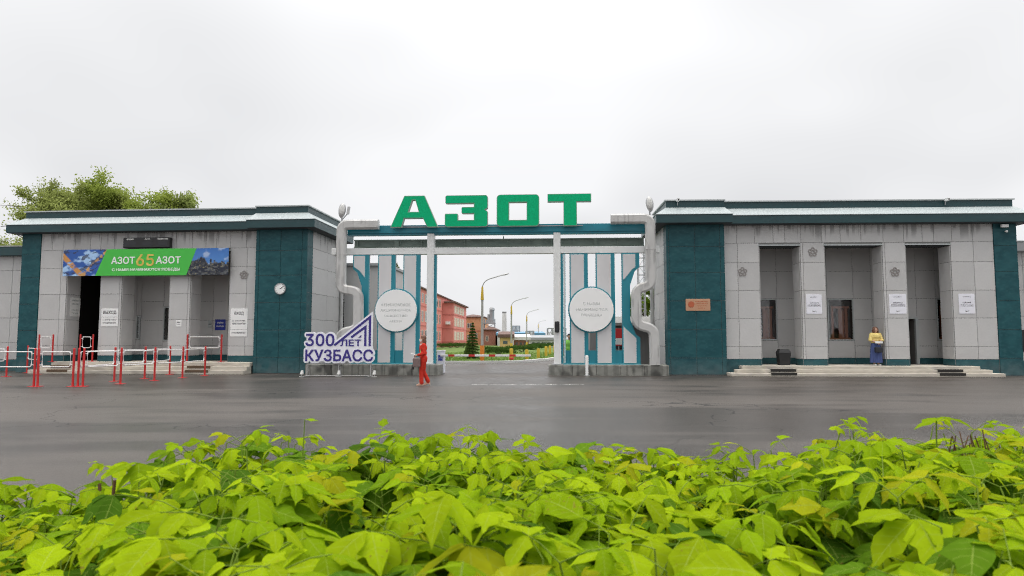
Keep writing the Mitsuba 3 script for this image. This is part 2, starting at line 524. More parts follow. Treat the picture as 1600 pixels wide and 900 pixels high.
    for (a, b, mm) in cfg['mats']:
        h = zp / 3
        for k in (0, 1):
            e = .30 * (2 - k)
            mat = cat([bx(S(a + .08 * k), S(b + .08 * k), -.5 - e - .014, -.5 - e + .28, (k + 1) * h + .002, (k + 1) * h + .014),
                       bx(S(a + .08 * k), S(b + .08 * k), -.5 - e - .014, -.5 - e - .002, (k + 1) * h - .085, (k + 1) * h + .002)])
            add('step_mat', mat, mm, t, to=to)
    return t, W


zpR, zpL = .40, .50
EAST = dict(zp=zpR, zp0=.03, tower=2.42, pillar=13.63, end=14.55, tdep=3.0,
            openings=[(3.97, 5.68), (6.69, 9.07), (10.03, 11.87)],
            tcols=[0.0, .12, 1.2, 2.25, 2.42],
            topcols=[2.43, 3.04, 3.79, 4.57, 5.06, 5.73, 6.60, 7.36, 8.22, 9.13, 9.98, 10.74, 11.2, 11.95, 12.79, 13.62],
            wallcols=[[2.43, 3.06, 3.96], [5.69, 5.79, 6.68], [9.08, 9.18, 10.02], [11.88, 12.80, 13.62]],
            gext=1.75,
            back=[(3.49, 4.17, 'p', 0, 0, 0), (4.17, 5.33, 'w', 1.46, 3.31, 1.2), (5.33, 6.3, 'p', 0, 0, 0), (6.3, 7.54, 'p', 0, 0, 0), (7.54, 8.70, 'w', 1.44, 3.31, 1.2), (8.70, 9.5, 'p', 0, 0, 0), (9.5, 10.5, 'p', 0, 0, 0),
                  (10.5, 11.45, 'd', .38, 2.42, 1.3), (11.45, 12.30, 'p', 0, 0, 0), (12.30, 13.60, 'w', 1.46, 3.31, 1.2)],
            plat=(3.0, 12.55), ext0=True, mats=[(3.98, 5.0, 'mat_rubber'), (10.6, 11.6, 'mat_rubber')])
WEST = dict(zp=zpL, zp0=.03, tower=2.34, pillar=12.75, end=13.65, tdep=4.0,
            openings=[(3.68, 5.50), (6.48, 8.75), (9.78, 11.42)],
            tcols=[0.0, .25, 1.22, 2.2, 2.34],
            topcols=[2.35, 2.95, 3.70, 4.35, 4.85, 5.50, 6.25, 7.0, 7.7, 8.5, 9.2, 9.85, 10.35, 11.1, 11.65, 12.2, 12.74],
            wallcols=[[2.35, 2.9, 3.67], [5.51, 5.62, 6.47], [8.76, 8.86, 9.77], [11.43, 11.72, 12.74]],
            gext=.95,
            back=[(3.2, 4.2, 'p', 0, 0, 0), (4.2, 4.74, 'd', .48, 2.9, 1.0), (4.74, 5.5, 'p', 0, 0, 0), (5.5, 6.4, 'p', 0, 0, 0), (6.4, 7.52, 'p', 0, 0, 0), (7.52, 7.98, 'w', 1.42, 3.05, .9), (7.98, 9.11, 'p', 0, 0, 0), (9.11, 9.35, 'w', 1.5, 2.62, .9),
                  (9.35, 10.66, 'p', 0, 0, 0), (10.66, 12.30, 'o', .48, 5.6, 3.0)],
            plat=(2.40, 11.6), ext0=False, mats=[(3.95, 5.0, 'mat_brown'), (10.35, 11.3, 'mat_brown')])

east, eW = entrance(FR, 1, EAST, 'grey panelled building right of the gate with teal corner tower and three tall openings')
west, wW = entrance(FL, -1, WEST, 'grey panelled building left of the gate with teal corner tower behind a green banner')

# windows and door of the east building
R0 = REC


def gallery_window(F, t, a, b, z0, z1, rich=True):
    fr = [bx(a, b, R0 - .05, R0 + .04, z0, z0 + .05), bx(a, b, R0 - .05, R0 + .04, z1 - .05, z1), bx(a, a + .045, R0 - .05, R0 + .04, z0 + .05, z1 - .05), bx(b - .045, b, R0 - .05, R0 + .04, z0 + .05, z1 - .05)]
    w = add('window', cat(fr), 'cap_grey', t, to=F.to)
    add('pane', bx(a + .045, b - .045, R0 + .005, R0 + .01, z0 + .05, z1 - .05), 'window_glass', w, to=F.to)
    e = .022
    add('interior', cat([bx(a - .02, b + .02, R0 + .85, R0 + .88, z0 - .02, z1 + .02), bx(a + .012, a + .03, R0 + .06, R0 + .845, z0, z1), bx(b - .03, b - .012, R0 + .06, R0 + .845, z0, z1), bx(a + .032, b - .032, R0 + .06, R0 + .845, z0 + .002, z0 + .018), bx(a + .032, b - .032, R0 + .06, R0 + .845, z1 - .018, z1 - .002)]), 'interior_dark', w, to=F.to)
    if rich:
        wd = b - a
        add('inner_frame', cat([bx(a + wd * p, a + wd * p2, R0 + .3 + .02 * i, R0 + .37 + .02 * i, z0 + .03, z1 - .3 - .03 * i) for i, (p, p2) in enumerate(((.26, .34), (.54, .62), (.80, .90)))] +
            [bx(a + wd * .26, b - wd * .06, R0 + .25, R0 + .295, z1 - .42, z1 - .33), bx(a + .05, b - .05, R0 + .2, R0 + .28, z0 + .02, z0 + .12)]), 'brown_wood', w, to=F.to)
        add('door', bx(a + wd * .63, a + wd * .79, R0 + .42, R0 + .45, z0 + .1, z1 - .45), 'brown_wood', w, to=F.to)
        add('curtain', bx(a + .06, a + wd * .20, R0 + .5, R0 + .53, z0 + .03, z1 - .03), 'curtain', w, to=F.to)


for a, b, z0 in ((4.18, 5.32, 1.46), (7.55, 8.69, 1.44), (12.31, 13.59, 1.46)):
    gallery_window(FR, east, a, b, z0, 3.31)
gallery_window(FL, west, -7.97, -7.53, 1.42, 3.05, False)
gallery_window(FL, west, -9.34, -9.12, 1.5, 2.62, False)
add('door_frame', cat([bx(11.35, 11.46, R0 - .09, R0 + .05, .40, 2.46), bx(10.5, 11.35, R0 - .09, R0 + .05, 2.40, 2.46), bx(10.49, 10.56, R0 - .09, R0 + .05, .40, 2.40)]), 'cap_grey', east, to=FR.to)
dl = add('door', bx(10.60, 10.64, R0 + .05, R0 + .85, .40, 2.36), 'brown_wood', east, to=FR.to)
add('handle', tube([(10.67, R0 + .72, 1.3), (10.67, R0 + .72, 1.55)], .015, 6), 'aluminium', dl, to=FR.to)
dw = add('door', bx(-4.73, -4.21, R0 + .02, R0 + .06, .5, 2.9), 'brown_wood', west, to=FL.to)
add('handle', tube([(-4.65, R0 - .01, 1.4), (-4.65, R0 - .01, 1.65)], .015, 6), 'aluminium', dw, to=FL.to)
pas = [bx(-12.29, -12.24, R0 + .05, R0 + 2.9, .5, 5.58), bx(-10.72, -10.67, R0 + .05, R0 + 2.9, .5, 5.58), bx(-12.23, -10.73, R0 + .05, R0 + 2.9, 5.53, 5.58), bx(-12.23, -10.73, R0 + 2.9, R0 + 2.95, .5, 5.52)]
add('passage', cat(pas), 'interior_dark', west, to=FL.to)
dd = add('door', bx(-11.0, -10.93, R0 + 1.2, R0 + 2.1, .5, 2.9), 'brown_wood', west, to=FL.to)


# ------------------------------------------------------------------ low wings beside the buildings
def low_wing(F, sg, s0, s1, v, ztop, label, fascia, edge=0.28):
    t = thing('low_wing', label, 'building')
    S = lambda s: sg * s
    add('wall', bx(S(s0), S(s1), v + .03, v + 5, 0, ztop - .1), 'joint_dark', t, to=F.to)
    W = t + '__wall'
    cols = list(np.arange(s0, s1 + .01, 1.15))
    for i, r in enumerate(rects(cols, [.55, 1.35, 2.5, 3.65, 4.75, ztop - .42])):
        if r[3] - r[2] > .05:
            add('panel', bx(S(r[0] + GAP), S(r[1] - GAP), v, v + .032, r[2] + GAP, r[3] - GAP), f'grey_panel_{i % 2}', W, to=F.to)
    for a, b in zip(cols[:-1], cols[1:]):
        add('panel', bx(S(a + GAP), S(b - GAP), v, v + .032, .02, .55 - GAP), 'teal_cladding', W, to=F.to)
    add('fascia', cbx(S(s0), S(s1), v - edge, v + 5.2, ztop - .42, ztop, .02), fascia, t, to=F.to)
    add('roof_cap', bx(S(s0), S(s1), v - edge - .03, v + 5.25, ztop + .003, ztop + .045), 'cap_grey', t, to=F.to)
    return t


lw = low_wing(FL, -1, 13.75, 20.7, 0.9, 5.85, 'low grey panelled wing with dark teal parapet at the left edge, beyond the teal pillar', 'teal_fascia')
rw = low_wing(FR, 1, 14.72, 21.6, 1.6, 5.75, 'low grey wing with grey roof edge at the far right, beside the last teal pillar', 'steel_grey')
add('window', bx(15.3, 16.3, 1.55, 1.59, .95, 1.9), 'dark_glass', rw, to=FR.to)

# ------------------------------------------------------------------ things fixed to the west building
bn = thing('banner', 'wide green anniversary banner with white lettering hung over the openings of the left building', 'banner')
B0, B1, Z0, Z1 = -11.42, -3.62, 4.34, 5.54
V = -.30
fr = cat([bx(B0, B1, V + .012, V + .05, Z0, Z1)] + [bx(u, u + .04, V + .05, -.045, z, z + .04) for u in (B0 + .3, -7.6, B1 - .4) for z in (Z0 + .15, Z1 - .2)])
add('backing', fr, 'black_plastic', bn, to=FL.to)
q = trimesh.Trimesh([[B0, V, Z0], [B1, V, Z0], [B1, V, Z1], [B0, V, Z1]], [[0, 1, 2], [0, 2, 3]], process=False)
add('print', q, 'banner_print', bn, to=FL.to, uv=np.array([[0, 0], [1, 0], [1, 1], [0, 1.0]]))
UL, UR = B0 + 1.78, B1 - 1.72
par = Polygon([(UL - .22, Z0), (UR - .22, Z0), (UR + .22, Z1), (UL + .30, Z1)])
add('green_field', panelshape(par, V - .006, V - .003), 'banner_green', bn, to=FL.to)
add('lettering', cat([text('АЗОТ', 1.12, .33, -8.55, 5.03, V - .012, .008, True), text('АЗОТ', 1.16, .33, -6.42, 5.03, V - .012, .008, True),
                      text('С НАМИ НАЧИНАЮТСЯ ПОБЕДЫ', 3.2, .15, -7.46, 4.60, V - .012, .008, True)]), 'white_paint', bn, to=FL.to)
add('number', text('65', .84, .54, -7.50, 5.03, V - .014, .012, True), 'gold', bn, to=FL.to)

ld = thing('led_display', 'black outdoor clock and temperature display panel above the green banner', 'display')
add('case', cbx(-8.62, -6.42, -.27, -.045, 5.60, 6.06, .02), 'black_plastic', ld, to=FL.to)
for a, b in ((-8.55, -7.98), (-7.70, -7.22), (-6.98, -6.50)):
    add('screen', bx(a, b, -.276, -.272, 5.66, 5.90), 'dark_glass', ld, to=FL.to)
add('lettering', cat([text('ВРЕМЯ', .32, .07, -8.28, 5.985, -.273, .004, True), text('ДАТА', .26, .07, -7.46, 5.985, -.273, .004, True), text('ТЕМПЕРАТУРА', .5, .07, -6.75, 5.985, -.273, .004, True)]), 'off_white', ld, to=FL.to)


def notice(F, u0, u1, z0, z1, v, label, lines, mat='white_paint', ink='ink_dark', name='notice', catg='sign', rot=None):
    t = thing(name, label, catg)
    add('board', cbx(u0, u1, v - .02, v, z0, z1, .003), mat, t, to=F.to)
    w, h = u1 - u0, z1 - z0
    add('lettering', cat([text(s, w * fw, h * fh, (u0 + u1) / 2, z0 + h * fz, v - .022, .006, bd) for s, fw, fh, fz, bd in lines]), ink, t, to=F.to)
    return t


VP = -.026
e1 = notice(FL, -9.68, -8.87, 2.85, 3.06, VP, 'lower strip of the exit notice', [('АО «АЗОТ»', .7, .4, .5, False)]) if False else None
notice(FL, -9.66, -8.86, 2.08, 2.88, VP, 'white exit notice headed in black on the first pillar under the banner', [('ВЫХОД', .78, .22, .77, True), ('С ТЕРРИТОРИИ', .8, .09, .36, False), ('ПРЕДПРИЯТИЯ', .8, .1, .18, True), ('—————————', .94, .015, .52, False)])
notice(FL, -3.58, -2.80, 1.62, 2.86, VP, 'tall white entrance notice headed in black beside the left teal tower', [('ВХОД', .55, .13, .82, True), ('НА ТЕРРИТОРИЮ', .8, .055, .56, False), ('ПРЕДПРИЯТИЯ', .8, .065, .45, True), ('—————————', .96, .01, .26, False), ('СТРОГО ПО ПРОПУСКАМ', .8, .06, .13, True)])
notice(FL, -6.12, -5.86, 2.06, 2.34, VP, 'small square white notice on the second pillar of the left building', [('ВНИМАНИЕ', .7, .16, .7, True), ('ПРОХОД', .6, .14, .35, False)])
notice(FL, -5.37, -4.86, 1.93, 2.44, REC + VP, 'small blue notice on the back wall of the opening next to the entrance notice', [('РЕЖИМ', .6, .16, .68, True), ('РАБОТЫ', .7, .16, .36, True)], 'sign_blue', 'off_white')
notice(FL, -5.72, -5.54, 2.05, 2.38, REC + VP, 'tiny grey card left of the blue notice', [('ИНФО', .7, .2, .5, True)], 'cap_grey')
# paper on the left jamb of the first opening
pp = thing('wall_poster', 'faded grey paper poster on the side wall of the leftmost opening', 'poster')
add('sheet', bx(-11.392, -11.386, .22, .86, 2.55, 3.42), 'off_white', pp, to=FL.to)
ptx = cat([text(s, .42, hh, 0, z, 0, .004, True) for s, hh, z in (('ПАМЯТКА', .07, 3.28), ('РАБОТНИКУ', .07, 3.12), ('БЕЗОПАСНОСТЬ', .05, 2.84), ('ТРУДА', .06, 2.70))])
ptx.apply_transform(trimesh.transformations.rotation_matrix(math.pi / 2, [0, 0, 1]))
ptx.apply_translation((-11.384, .54, 0))
add('lettering', ptx, 'ink_grey', pp, to=FL.to)


def flower(F, u, z, v, label, r=.2):
    ps = [Point(r * .62 * math.sin(k * 2 * math.pi / 5), r * .62 * math.cos(k * 2 * math.pi / 5)).buffer(r * .40, 8).difference(Point(r * .62 * math.sin(k * 2 * math.pi / 5), r * .62 * math.cos(k * 2 * math.pi / 5)).buffer(r * .2, 8)) for k in range(5)]
    m = upright(ext(unary_union(ps), .025), v)
    m.apply_translation((u, 0, z))
    tag(add('flower_emblem', m, 'emblem_metal', to=F.to), label, 'emblem')


flower(FL, -3.02, 4.35, VP, 'five petal metal emblem on the left building beside its teal tower')
flower(FR, 3.25, 4.34, VP, 'five petal metal emblem nearest the right teal tower, left of the first opening')
flower(FR, 6.2, 5.17, VP, 'five petal emblem high on the pillar between first and middle openings of the right building')
flower(FR, 9.56, 4.31, VP, 'faint five petal emblem on the pillar between middle and last openings of the right building')

ck = thing('wall_clock', 'round white wall clock on the front of the left teal tower', 'clock')
c0 = np.array([-1.18, 3.70])
dsc = upright(ext(Point(0, 0).buffer(.22, 24), .06), -.352)
dsc.apply_translation((c0[0], 0, c0[1]))
add('face', dsc, 'white_paint', ck, to=FL.to)
rim = upright(ext(Point(0, 0).buffer(.25, 24).difference(Point(0, 0).buffer(.222, 24)), .08), -.352)
rim.apply_translation((c0[0], 0, c0[1]))
add('rim', rim, 'steel_grey', ck, to=FL.to)
hd = upright(ext(unary_union([LineString([(0, 0), (.10, .05)]).buffer(.014), LineString([(0, 0), (.15, .10)]).buffer(.009)] + [Point(.19 * math.cos(a), .19 * math.sin(a)).buffer(.012) for a in np.arange(12) * math.pi / 6]), .006), -.413)
hd.apply_translation((c0[0], 0, c0[1]))
add('hands', hd, 'ink_dark', ck, to=FL.to)

# ------------------------------------------------------------------ things fixed to the east building
pq = thing('memorial_plaque', 'bronze coloured rectangular plaque with a red round emblem on the right teal tower', 'plaque')
add('plate', cbx(.775, 1.79, -.385, -.352, 2.68, 3.18, .01), 'bronze', pq, to=FR.to)
em = upright(ext(Point(0, 0).buffer(.13, 20), .015), -.386)
em.apply_translation((1.0, 0, 2.95))
add('emblem', em, 'bronze_dark', pq, to=FR.to)
add('lettering', cat([text(s, w, .045, 1.43, z, -.387, .006, True) for s, w, z in (('КЕМЕРОВСКОЕ', .5, 3.07), ('АКЦИОНЕРНОЕ', .5, 2.98), ('ОБЩЕСТВО', .42, 2.89), ('«АЗОТ»', .3, 2.79))]), 'bronze_dark', pq, to=FR.to)
for u0, u1, lb, mid in ((5.86, 6.50, 'white printed notice on the pillar between first and middle openings of the right building', ('СТОЛ', 'СПРАВОК')),
                        (9.27, 9.96, 'white printed notice on the pillar just right of the woman in yellow', ('БЮРО', 'ПРОПУСКОВ И ДОКУМЕНТОВ')),
                        (12.10, 12.74, 'white printed notice on the wall right of the last opening of the right building', ('ОТДЕЛ КАДРОВ', 'ПРИЁМ ГРАЖДАН'))):
    notice(FR, u0, u1, 2.56, 3.38, VP, lb, [('АО «АЗОТ»', .5, .06, .86, False), (mid[0], .55, .07, .56, True), (mid[1], .82, .07, .44, True), ('————————', .86, .012, .36, False), ('ПН–ПТ', .26, .06, .12, True)], 'sign_white', 'ink_dark')

bi = thing('litter_bin', 'black litter bin standing on the steps by the first opening of the right building', 'bin')
BT = FR.at(5.02, .45, zpR)
add('tub', hull([(sx * .2, sy * .17, 0.0) for sx in (-1, 1) for sy in (-1, 1)] + [(sx * .25, sy * .21, .52) for sx in (-1, 1) for sy in (-1, 1)]), 'black_plastic', bi, to=BT)
add('lid', hull([(sx * .26, sy * .22, .525) for sx in (-1, 1) for sy in (-1, 1)] + [(sx * .19, sy * .15, .68) for sx in (-1, 1) for sy in (-1, 1)]), 'black_plastic', bi, to=BT)

wl = thing('wall_floodlight', 'small white floodlight under the eaves on the far right teal pillar', 'lamp')
add('housing', cbx(13.86, 14.14, -.27, -.14, 6.14, 6.27, .015), 'white_paint', wl, to=FR.to)
add('bracket', cat([bx(13.98, 14.02, -.16, -.05, 6.17, 6.21)]), 'steel_grey', wl, to=FR.to)
add('sensor', trimesh.creation.icosphere(2, .05).apply_translation((14.1, -.17, 5.98)), 'white_paint', wl, smooth=True, to=FR.to)
add('sensor_arm', bx(14.08, 14.12, -.14, -.05, 5.97, 6.0), 'white_paint', wl, to=FR.to)
for u, v, lb in ((11.75, -.02, 'white security camera on the roof edge of the right building, above its last opening'), (.5, -.40, 'white security camera on the roof edge over the right teal tower')):
    sc = thing('security_camera', lb, 'camera')
    add('mount', tube([(u, v - .0, 7.14), (u, v - .06, 7.42)], .02, 6), 'steel_grey', sc, to=FR.to)
    add('housing', cat([cbx(u - .05, u + .05, v - .28, v - .02, 7.28, 7.37, .015), cbx(u - .06, u + .06, v - .30, v, 7.372, 7.385, .003)]), 'white_paint', sc, to=FR.to)
    add('lens', tube([(u, v - .275, 7.325), (u, v - .29, 7.325)], .03, 10), 'dark_glass', sc, to=FR.to)

# ------------------------------------------------------------------ gateway
gp = thing('gate_portal', 'tall white and teal gateway frame spanning between the two entrance buildings', 'gateway')
GT = FG.to
for u0 in (-.665, 4.75):
    p = add('pillar', cbx(u0, u0 + .30, -.04, .30, .44, 6.03, .015), 'white_metal', gp, to=GT)
    add('base_plate', cbx(u0 - .06, u0 + .36, -.10, .36, .43, .47, .005), 'steel_grey', p, to=GT)
    add('side_strip', bx(u0 + .303, u0 + .40, .04, .22, .47, 5.12), 'gate_teal', p, to=GT)
add('cross_beam', cbx(-4.85, 9.22, .0, .26, 5.14, 5.43, .012), 'white_metal', gp, to=GT)
add('top_beam', cat([cbx(-4.15, 8.72, -.06, .36, 6.06, 6.40, .012), bx(-4.15, 8.72, -.0, .36, 5.99, 6.058)]), 'beam_teal', gp, to=GT)
# crane rail beam: I section with stiffeners and trolley hangers
ib = [bx(-4.05, 8.66, .62, .82, 5.52, 5.56), bx(-4.05, 8.66, .70, .74, 5.56, 5.84), bx(-4.05, 8.66, .62, .82, 5.84, 5.88)]
for u in np.arange(-3.9, 8.6, .95):
    ib.append(bx(u, u + .03, .63, .70, 5.56, 5.84))
crane = add('rail_beam', cat(ib), 'crane_green', gp, to=GT)
hg = []
for u in (-3.3, -1.1, 7.4, 5.4):
    hg.append(bx(u, u + .09, .66, .78, 5.30, 5.52))
hg += [tube([(2.12 + k * .34, .72, 5.52), (2.12 + k * .34 + (.14 * (k - 1.5)), .72, 5.36)], .035, 6) for k in range(4)]
hg += [bx(2.55, 2.59, .70, .74, 5.88, 6.0), bx(-2.25, -2.05, .64, .8, 5.40, 5.86), bx(-2.0, -.9, .66, .78, 5.43, 5.50), bx(6.5, 6.65, .64, .8, 5.40, 5.86), bx(6.65, 7.3, .66, .78, 5.43, 5.50)]
add('hanger', cat(hg), 'crane_green', crane, to=GT)
tag(crane + '__hanger', kind='stuff')

ls = thing('letter_sign', 'large green block letters spelling the works name on top of the gateway', 'sign')
K = .00604


def lp(pts, y0):
    return [((x - 105) * K - 2.19, (y0 - y) * K + 6.25) for x, y in pts]


def rr(x0, y0, x1, y1, y00, r):
    b = Polygon(lp([(x0, y0), (x1, y0), (x1, y1), (x0, y1)], y00))
    return b.buffer(-r * K).buffer(r * K, 6)


R4 = lambda x0, y0, x1, y1, b: Polygon(lp([(x0, y0), (x1, y0), (x1, y1), (x0, y1)], b))
la = Polygon(lp([(105, 316), (185, 316), (203, 252), (336, 252), (368, 316), (445, 316), (347, 91), (203, 91)], 316)).difference(Polygon(lp([(232, 206), (306, 206), (281, 122), (260, 122)], 316)))
lz = unary_union([R4(495, 84, 770, 142, 308), R4(697, 84, 795, 308, 308), R4(610, 168, 795, 214, 308), R4(492, 260, 795, 308, 308), R4(492, 214, 585, 308, 308)])
lz = lz.difference(Polygon(lp([(800, 172), (800, 204), (776, 188)], 308))).buffer(-.05).buffer(.05).intersection(rr(490, 82, 797, 310, 308, 26))
lo_ = rr(858, 75, 1156, 300, 300, 26).difference(R4(945, 130, 1068, 255, 300))
lt = unary_union([R4(1214, 68, 1518, 124, 294), R4(1325, 68, 1418, 294, 294)])
for ch, nm in ((la, 'green letter at the left end of the sign, shaped like a capital A'), (lz, None), (lo_, None), (lt, None)):
    k = add('letter', panelshape(ch, -.40, -.18), 'letter_edge', ls, to=GT)
    add('front', panelshape(ch.buffer(-.022, join_style=2), -.408, -.402), 'letter_green', k, to=GT)
add('sign_frame', cat([bx(u, u + .05, -.178, -.062, 6.27, 6.39) for u in (-1.9, -.5, .35, 1.75, 2.5, 3.9, 5.2, 5.6)] + [bx(-2.0, 6.0, -.176, -.12, 6.28, 6.32)]), 'steel_grey', ls, to=GT)

for u0, u1, lb in ((-5.75, -.06, 'low stained concrete plinth under the left gate screen'), (4.52, 9.46, 'low stained concrete plinth under the right gate screen')):
    pl = thing('concrete_plinth', lb, 'plinth')
    n = 5
    w = (u1 - u0) / n
    for i in range(n):
        add('block', cbx(u0 + i * w + .004, u0 + (i + 1) * w - .004, -.42 + random.uniform(-.01, .01), .75, -.02, .435 + random.uniform(-.006, .006), .02), 'concrete', pl, to=GT)


def bite(cx, cz, r):
    return Point(cx, cz).buffer(r, 24)


def screen(sg, u_in, spec, disc, lines, label, cutside):
    """one fixed gate screen: boards with grey faces and teal borders, a round white disc"""
    t = thing('gate_screen', label, 'gate')
    zb, zt = .45, 5.135
    for i, (a, b, cut) in enumerate(spec):
        base = sbox(a, zb, b, zt)
        face = sbox(a + min(.05, (b - a) * .3), zb + .06, b - (.17 if b - a > .3 else .02), zt - .05)
        if cut:
            lo_c = a if cutside < 0 else b
            c1 = Polygon([(lo_c + cutside * .02, 4.55), (lo_c + cutside * .02, 1.55), (lo_c - cutside * .18, 1.7), (lo_c - cutside * .40, 2.3), (lo_c - cutside * .40, 3.75), (lo_c - cutside * .2, 4.35)]).buffer(.08).buffer(-.08)
            c1 = c1.union(sbox(min(lo_c, lo_c + cutside * .2), 1.5, max(lo_c, lo_c + cutside * .2), 4.6))
            c2 = Polygon([(lo_c + cutside * .1, 4.72), (lo_c + cutside * .1, 1.42), (lo_c - cutside * .12, 1.5), (lo_c - cutside * .62, 1.95), (lo_c - cutside * .95, 2.3), (lo_c - cutside * .95, 3.85), (lo_c - cutside * .62, 4.05), (lo_c - cutside * .3, 4.45)])
            base = base.difference(c1)
            face = face.difference(c2).difference(c1.buffer(.05))
        k = add('board', panelshape(base, .02, .20), 'gate_teal', t, to=GT)
        bd_ = face.buffer(.022, join_style=2).intersection(base)
        for g in getattr(bd_, 'geoms', [bd_]):
            add('border', panelshape(g, .004, .018), 'gate_teal_light', k, to=GT)
        for g in getattr(face, 'geoms', [face]):
            if g.area > .02:
                add('face', panelshape(g, -.012, .002), 'gate_grey', k, to=GT)
    us = sorted([x for s in spec for x in s[:2]])
    add('top_rail', bx(us[0] - .02, us[-1] + .02, .05, .17, zt + .002, zt + .05), 'gate_teal', t, to=GT)
    add('bottom_rail', bx(us[0] - .02, us[-1] + .02, -.02, .22, zb - .012, zb + .03), 'gate_teal_light', t, to=GT)
    gaps = [(us[i], us[i + 1]) for i in range(1, len(us) - 1, 2)]
    for a, b in gaps:
        add('infill_panel', bx(a + .004, b - .004, .09, .13, zb + .03, 1.03), 'gate_teal', t, to=GT)
    cu, cz, r = disc
    dd = Point(cu, cz)
    dk = add('disc', panelshape(dd.buffer(r, 40), -.16, -.06), 'white_paint', t, to=GT)
    add('rim', panelshape(dd.buffer(r + .055, 40), -.055, -.014), 'gate_teal', dk, to=GT)
    add('lettering', cat([text(s, w, h, cu, cz + dz, -.162, .005, False) for s, w, h, dz in lines]), 'ink_grey', dk, to=GT)
    return t


screen(-1, 0, [(-3.90, -3.20, True), (-2.80, -2.05, False), (-1.70, -.97, False)], (-1.96, 2.72, .89),
       [('КЕМЕРОВСКОЕ', 1.25, .115, .24), ('АКЦИОНЕРНОЕ', 1.32, .115, .0), ('ОБЩЕСТВО', 1.0, .115, -.24), ('«АЗОТ»', .55, .10, -.46)],
       'teal and grey striped gate screen with a round white sign, left of the gate opening', -1)
screen(1, 0, [(5.17, 5.25, False), (5.43, 6.20, False), (6.53, 7.33, False), (7.62, 8.36, True)], (6.33, 2.74, .92),
       [('С НАМИ', .70, .12, .24), ('НАЧИНАЮТСЯ', 1.30, .12, .0), ('ПОБЕДЫ', .85, .12, -.24)],
       'teal and grey striped gate screen with a round white sign, right of the gate opening', 1)


def rounded_path(pts, r, n=7):
    pts = [np.array(p, float) for p in pts]
    out = [pts[0]]
    for a, b, c in zip(pts[:-2], pts[1:-1], pts[2:]):
        d0, d1 = (a - b) / np.linalg.norm(a - b), (c - b) / np.linalg.norm(c - b)
        l = min(r, np.linalg.norm(a - b) * .48, np.linalg.norm(c - b) * .48)
        p0, p1 = b + d0 * l, b + d1 * l
        for k in range(n + 1):
            s = k / n
            out.append((1 - s) ** 2 * p0 + 2 * s * (1 - s) * b + s * s * p1)
    return np.array(out + [pts[-1]])


def duct(pts, hw, hv, v, r=.3, bev=.07):
    """box-section duct with bevelled edges swept along a path in the (u,z) plane"""
    p = rounded_path(pts, r)
    t = np.gradient(p, axis=0)
    t /= np.linalg.norm(t, axis=1, keepdims=True)
    nr = np.stack([-t[:, 1], t[:, 0]], 1)
    sec = [(-hw, -hv + bev), (-hw + bev, -hv), (hw - bev, -hv), (hw, -hv + bev), (hw, hv - bev), (hw - bev, hv), (-hw + bev, hv), (-hw, hv - bev)]
    vs, f, m = [], [], len(sec)
    for a, b in zip(p, nr):
        for s, w in sec:
            q = a + b * s
            vs.append((q[0], v + w, q[1]))
    for i in range(len(p) - 1):
        for j in range(m):
            k = (j + 1) % m
            f += [[i * m + j, i * m + k, (i + 1) * m + k], [i * m + j, (i + 1) * m + k, (i + 1) * m + j]]
    c0 = len(vs)
    vs += [(p[0][0], v, p[0][1]), (p[-1][0], v, p[-1][1])]
    for j in range(m):
        k = (j + 1) % m
        f += [[c0, k, j], [c0 + 1, (len(p) - 1) * m + j, (len(p) - 1) * m + k]]
    mm = trimesh.Trimesh(vs, f, process=False)
    mm.fix_normals()
    return mm


